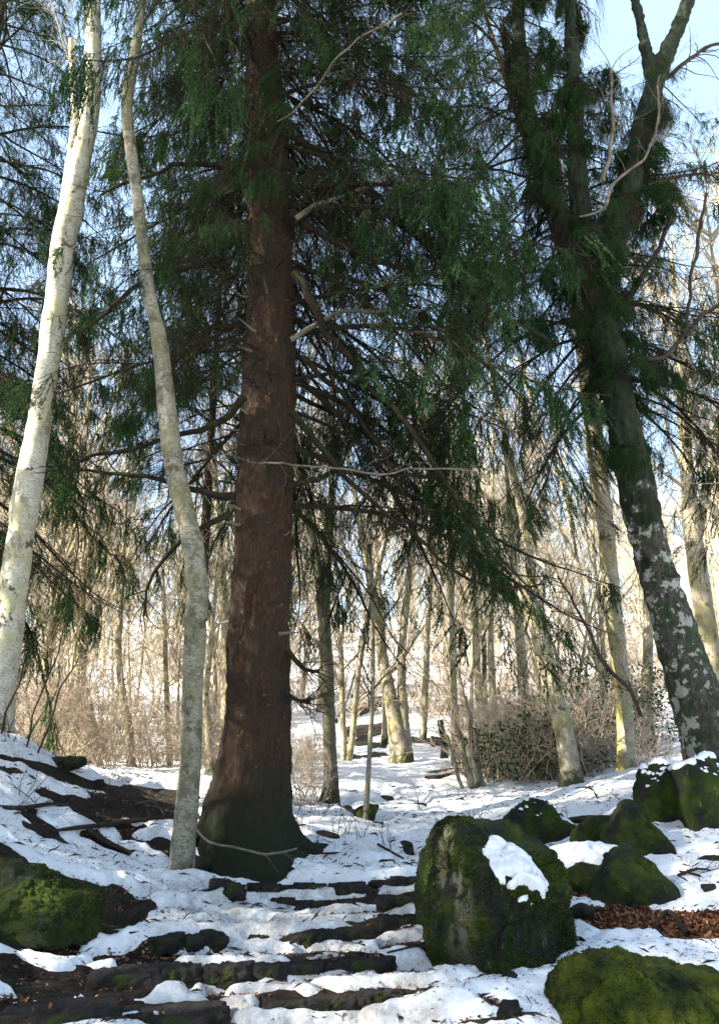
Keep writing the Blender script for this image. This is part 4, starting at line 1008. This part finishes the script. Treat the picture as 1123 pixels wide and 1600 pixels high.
HUMP = lambda a, b: [((0.8, 0, 0.6), 0.66 * a), ((-0.8, 0, 0.6), 0.66 * b), ((0, -0.75, 0.66), 0.74), ((0, 0.8, 0.6), 0.8), ((0.1, 0, 1), 0.98), ((1, 0, 0), 1), ((-1, 0, 0), 1), ((0, -1, 0), 0.95), ((0, 1, 0), 1), ((0, 0, -1), 1), ((0.5, -0.6, 0.6), 0.8), ((-0.6, -0.6, 0.4), 0.85)]
# the big boulder beside the steps
g = hit(775, 1522); s_ = (g[1] / ray(775, 1522)[1]) / F_PX
hw = 120 * s_ * 1.0; PX = s_
bp = (g[0] + 0.10, g[1] + 0.38, g[2] + 103 * PX)
planes = [((-0.95, -0.10, 0.20), 0.95), ((-0.62, -0.78, 0.10), 1.02), ((0.10, -0.98, 0.12), 0.92), ((0.14, 0.05, 1), 0.90), ((-0.62, -0.05, 0.78), 1.16), ((0.36, -0.50, 0.80), 0.70),
          ((1, 0, 0.06), 0.98), ((0.74, 0.15, 0.62), 0.94), ((0, 1, 0.1), 1.0), ((0, 0, -1), 1.0), ((0.7, -0.7, -0.1), 1.08), ((0.5, -0.2, 0.84), 0.86)]
def pale_main(P):
    x, y, z = P.T
    return sstep(0.13, 0.04, np.abs(x + 0.34 + 0.10 * z)) * sstep(-0.42, 0.0, z) * (1 - sstep(0.36, 0.46, z)) * sstep(-0.15, 0.15, fbm(P * np.array([9, 9, 3.2]), 4, 5) - 0.02) * (y < 0.1)
def cap_main(P, n):
    x, y, z = P.T
    # the drift lies on the sloping shelf
    a = (x - 0.05) * 0.76 - (z - 0.19) * 0.65; b = (x - 0.05) * 0.65 + (z - 0.19) * 0.76
    return np.minimum(1 - np.hypot(a / 0.20, b / 0.11 * (1 - 0.5 * sstep(-0.2, 0.2, a))) + 0.3 * fbm(P * 4.2, 3, 3), (n[:, 2] - 0.3) * 4)
boulder('boulder', bp, (hw * 0.93, 0.52, 113 * PX), planes, M_BOULDER, 'big mossy boulder with a drift of snow on its sloping shoulder, beside the steps', 6, 4, 0.10, 40, moss=38000, tuft=0.016, cap=cap_main, capt=0.05, pale=pale_main)
# bottom corner boulder, nearest
g = hit(960, 1640, 2.6)
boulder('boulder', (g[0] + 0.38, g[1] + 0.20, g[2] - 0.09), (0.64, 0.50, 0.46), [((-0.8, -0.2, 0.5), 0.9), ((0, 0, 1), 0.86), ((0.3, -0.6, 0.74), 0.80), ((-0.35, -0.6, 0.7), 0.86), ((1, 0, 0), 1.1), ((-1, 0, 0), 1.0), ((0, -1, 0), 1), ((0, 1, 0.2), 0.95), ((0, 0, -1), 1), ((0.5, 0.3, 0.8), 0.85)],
        M_BOULDER_BRIGHT, 'low boulder covered in bright yellow-green moss, nearest the camera', 6, 8, 0.11, 9, moss=30000, tuft=0.011)
capn = lambda thr, amt=0.25, sh=0.0: (lambda P, n: (n[:, 2] - thr) * 1.6 + amt * fbm(P * 4.5, 4, 13) + sh * P[:, 1])
place_rock(850, 1322, 116, 72, 'dark angular boulder with a little snow on its crest, behind the big mossy one', seed=21, rough=0.12, k=10, planes=HUMP(1.0, 1.25), cap=capn(0.95, 0.3, 0.8))
place_rock(930, 1320, 62, 40, 'small round mossy rock poking out of the snow behind the lumpy pair', seed=22, moss=2500, planes=HUMP(1, 1))
place_rock(930, 1290, 70, 14, 'thin flat slab of rock edge showing in the snow above the small round rock', seed=23, name='rock', cat='rock')
place_rock(930, 1392, 120, 66, 'dark rock ledge carrying a long shelf of snow beside the big boulder', seed=24, cap=capn(0.55, 0.35, 0.3), capt=0.05)
place_rock(1002, 1345, 100, 90, 'tall lumpy mossy boulder, the upper of the lumpy pair', seed=25, moss=6000, rough=0.13, planes=HUMP(0.9, 1.15), k=11)
place_rock(992, 1412, 128, 88, 'broad humped mossy boulder, the lower of the lumpy pair', seed=26, moss=7000, rough=0.12, planes=HUMP(1.1, 0.95), k=10)
place_rock(1042, 1292, 82, 96, 'dark mossy rock with a cap of snow against the foot of the leaning mossy tree', seed=27, moss=4000, cap=capn(0.80, 0.3, 0.5), rough=0.09)
place_rock(1104, 1296, 96, 124, 'tall squared mossy rock topped with snow at the foot of the leaning mossy tree', seed=28, moss=6000, cap=capn(0.75, 0.2, 0.2), rough=0.07)
place_rock(26, 1462, 228, 106, 'mossy rock face jutting from the foot of the snowy bank', seed=29, moss=9000, depth=0.45, rough=0.13, sub=6, planes=[((0.55, 0, 0.84), 0.62), ((-1, 0, 0), 1), ((0, 0, 1), 0.95), ((0.9, -0.4, 0), 0.9), ((0.1, -0.95, 0.2), 0.8), ((-0.3, -0.9, 0.5), 0.8), ((0, 1, 0), 1), ((0, 0, -1), 1), ((1, 0, 0), 1)])
place_rock(912, 1438, 46, 24, 'dark pointed stone against the big boulder near the brown leaves', name='rock', cat='rock', seed=31)
place_rock(800, 1545, 26, 22, 'small dark grey stone in the snow in front of the big boulder', name='rock', cat='rock', seed=32)
place_rock(795, 1592, 40, 20, 'small brown stone at the bottom edge below the big boulder', name='rock', cat='rock', seed=33)
place_rock(1112, 1396, 26, 12, 'small dark stone in the snow past the lumpy pair, the lower one', name='rock', cat='rock', seed=34)
place_rock(1112, 1352, 44, 14, 'small dark green stone in the snow past the lumpy pair, the upper one', name='rock', cat='rock', seed=35)
place_rock(638, 1340, 16, 22, 'small upright dark stone in the snow slope beyond the top step', name='rock', cat='rock', seed=36)
place_rock(104, 1205, 44, 22, 'mossy lump on the crest of the snowy bank', name='rock', cat='rock', seed=37, moss=1500)
place_rock(155, 1228, 18, 10, 'little round stone on the crest of the snowy bank', name='rock', cat='rock', seed=38)
place_rock(570, 1285, 44, 26, 'dark root mound at the foot of the thin sapling', name='root_mound', cat='mound', seed=39)
STONES = [(355, 1404, 66, 34, 'big rounded dark stone at the head of the steps beside the spruce foot'),
    (412, 1394, 50, 16, 'flat dark stone of the top step, next to the spruce foot'), (482, 1396, 52, 20, 'squarish dark stone in the middle of the top step'), (545, 1392, 56, 15, 'low brown stone of the top step, right of the squarish one'),
    (640, 1381, 60, 13, 'thin stone of the top step against the big boulder'), (600, 1383, 40, 9, 'narrow stone sliver of the top step in trodden snow'),
    (440, 1417, 42, 20, 'rounded dark stone starting the second step'), (490, 1417, 60, 14, 'flat mossy stone of the second step, beside the rounded one'), (535, 1421, 62, 19, 'dark stone in the middle of the second step'), (618, 1418, 84, 26, 'long mossy stone ending the second step at the big boulder'),
    (374, 1421, 18, 14, 'tiny green stone below the big rounded one at the head of the steps'),
    (248, 1482, 62, 26, 'dark stone starting the third step, farthest from the boulder'), (292, 1479, 50, 24, 'brownish stone of the third step, against the round one'), (335, 1485, 56, 36, 'round black stone of the third step'), (405, 1473, 36, 16, 'small leaf-strewn stone of the third step'),
    (475, 1477, 64, 26, 'dark angular stone of the third step, left part of the long pair'), (545, 1471, 98, 27, 'long dark stone of the third step, right part of the long pair'), (625, 1453, 68, 28, 'dark mossy stone of the third step at the big boulder'),
    (180, 1545, 120, 34, 'broad dark stone starting the fourth step under bank soil'), (265, 1540, 90, 36, 'dark brown stone of the fourth step, second along'), (350, 1533, 84, 34, 'dark squared stone of the fourth step, third along'), (418, 1528, 64, 28, 'blackish stone of the fourth step, fourth along'), (472, 1523, 60, 24, 'grey-green stone of the fourth step, fifth along'), (550, 1517, 110, 24, 'long dark stone ending the fourth step'),
    (440, 1578, 90, 18, 'low reddish stone starting the fifth step'), (520, 1574, 84, 24, 'reddish brown stone in the middle of the fifth step'), (590, 1566, 80, 26, 'dark red stone ending the fifth step'), (680, 1550, 76, 12, 'narrow green-edged stone past the end of the fifth step'),
    (255, 1606, 150, 26, 'long black stone of the lowest step'), (337, 1602, 40, 34, 'upright black stone of the lowest step'), (80, 1610, 190, 34, 'wide black stone starting the lowest step')]
for i, (cx, by, w, h, lab) in enumerate(STONES):
    r = np.random.default_rng(50 + i)
    pl = [((1, r.normal(0, .25), 0), 1), ((-1, r.normal(0, .25), 0), 1), ((0, 1, 0), 1), ((r.normal(0, .2), -1, .12), 0.95), ((r.normal(0, .12), -0.06, 1), 0.72), ((0, 0, -1), 1),
          ((r.normal(0, .5), -0.7, .7), 0.98), ((0.8, -0.4, .5), r.uniform(0.85, 1.1)), ((-0.8, -0.4, .5), r.uniform(0.85, 1.1))]
    if i in (0, 13): pl = None
    place_rock(cx, by + 1, w * (1.04 if by > 1500 else 0.98), h * 0.80, lab, M_STONE, 'step_stone', 0.55, 50 + i, 5 if w > 60 else 4, 'stone', sink=0.2, rough=0.17, k=(13 if w > 85 else 22) if pl else 9, planes=pl, rz=r.normal(0, 0.07))
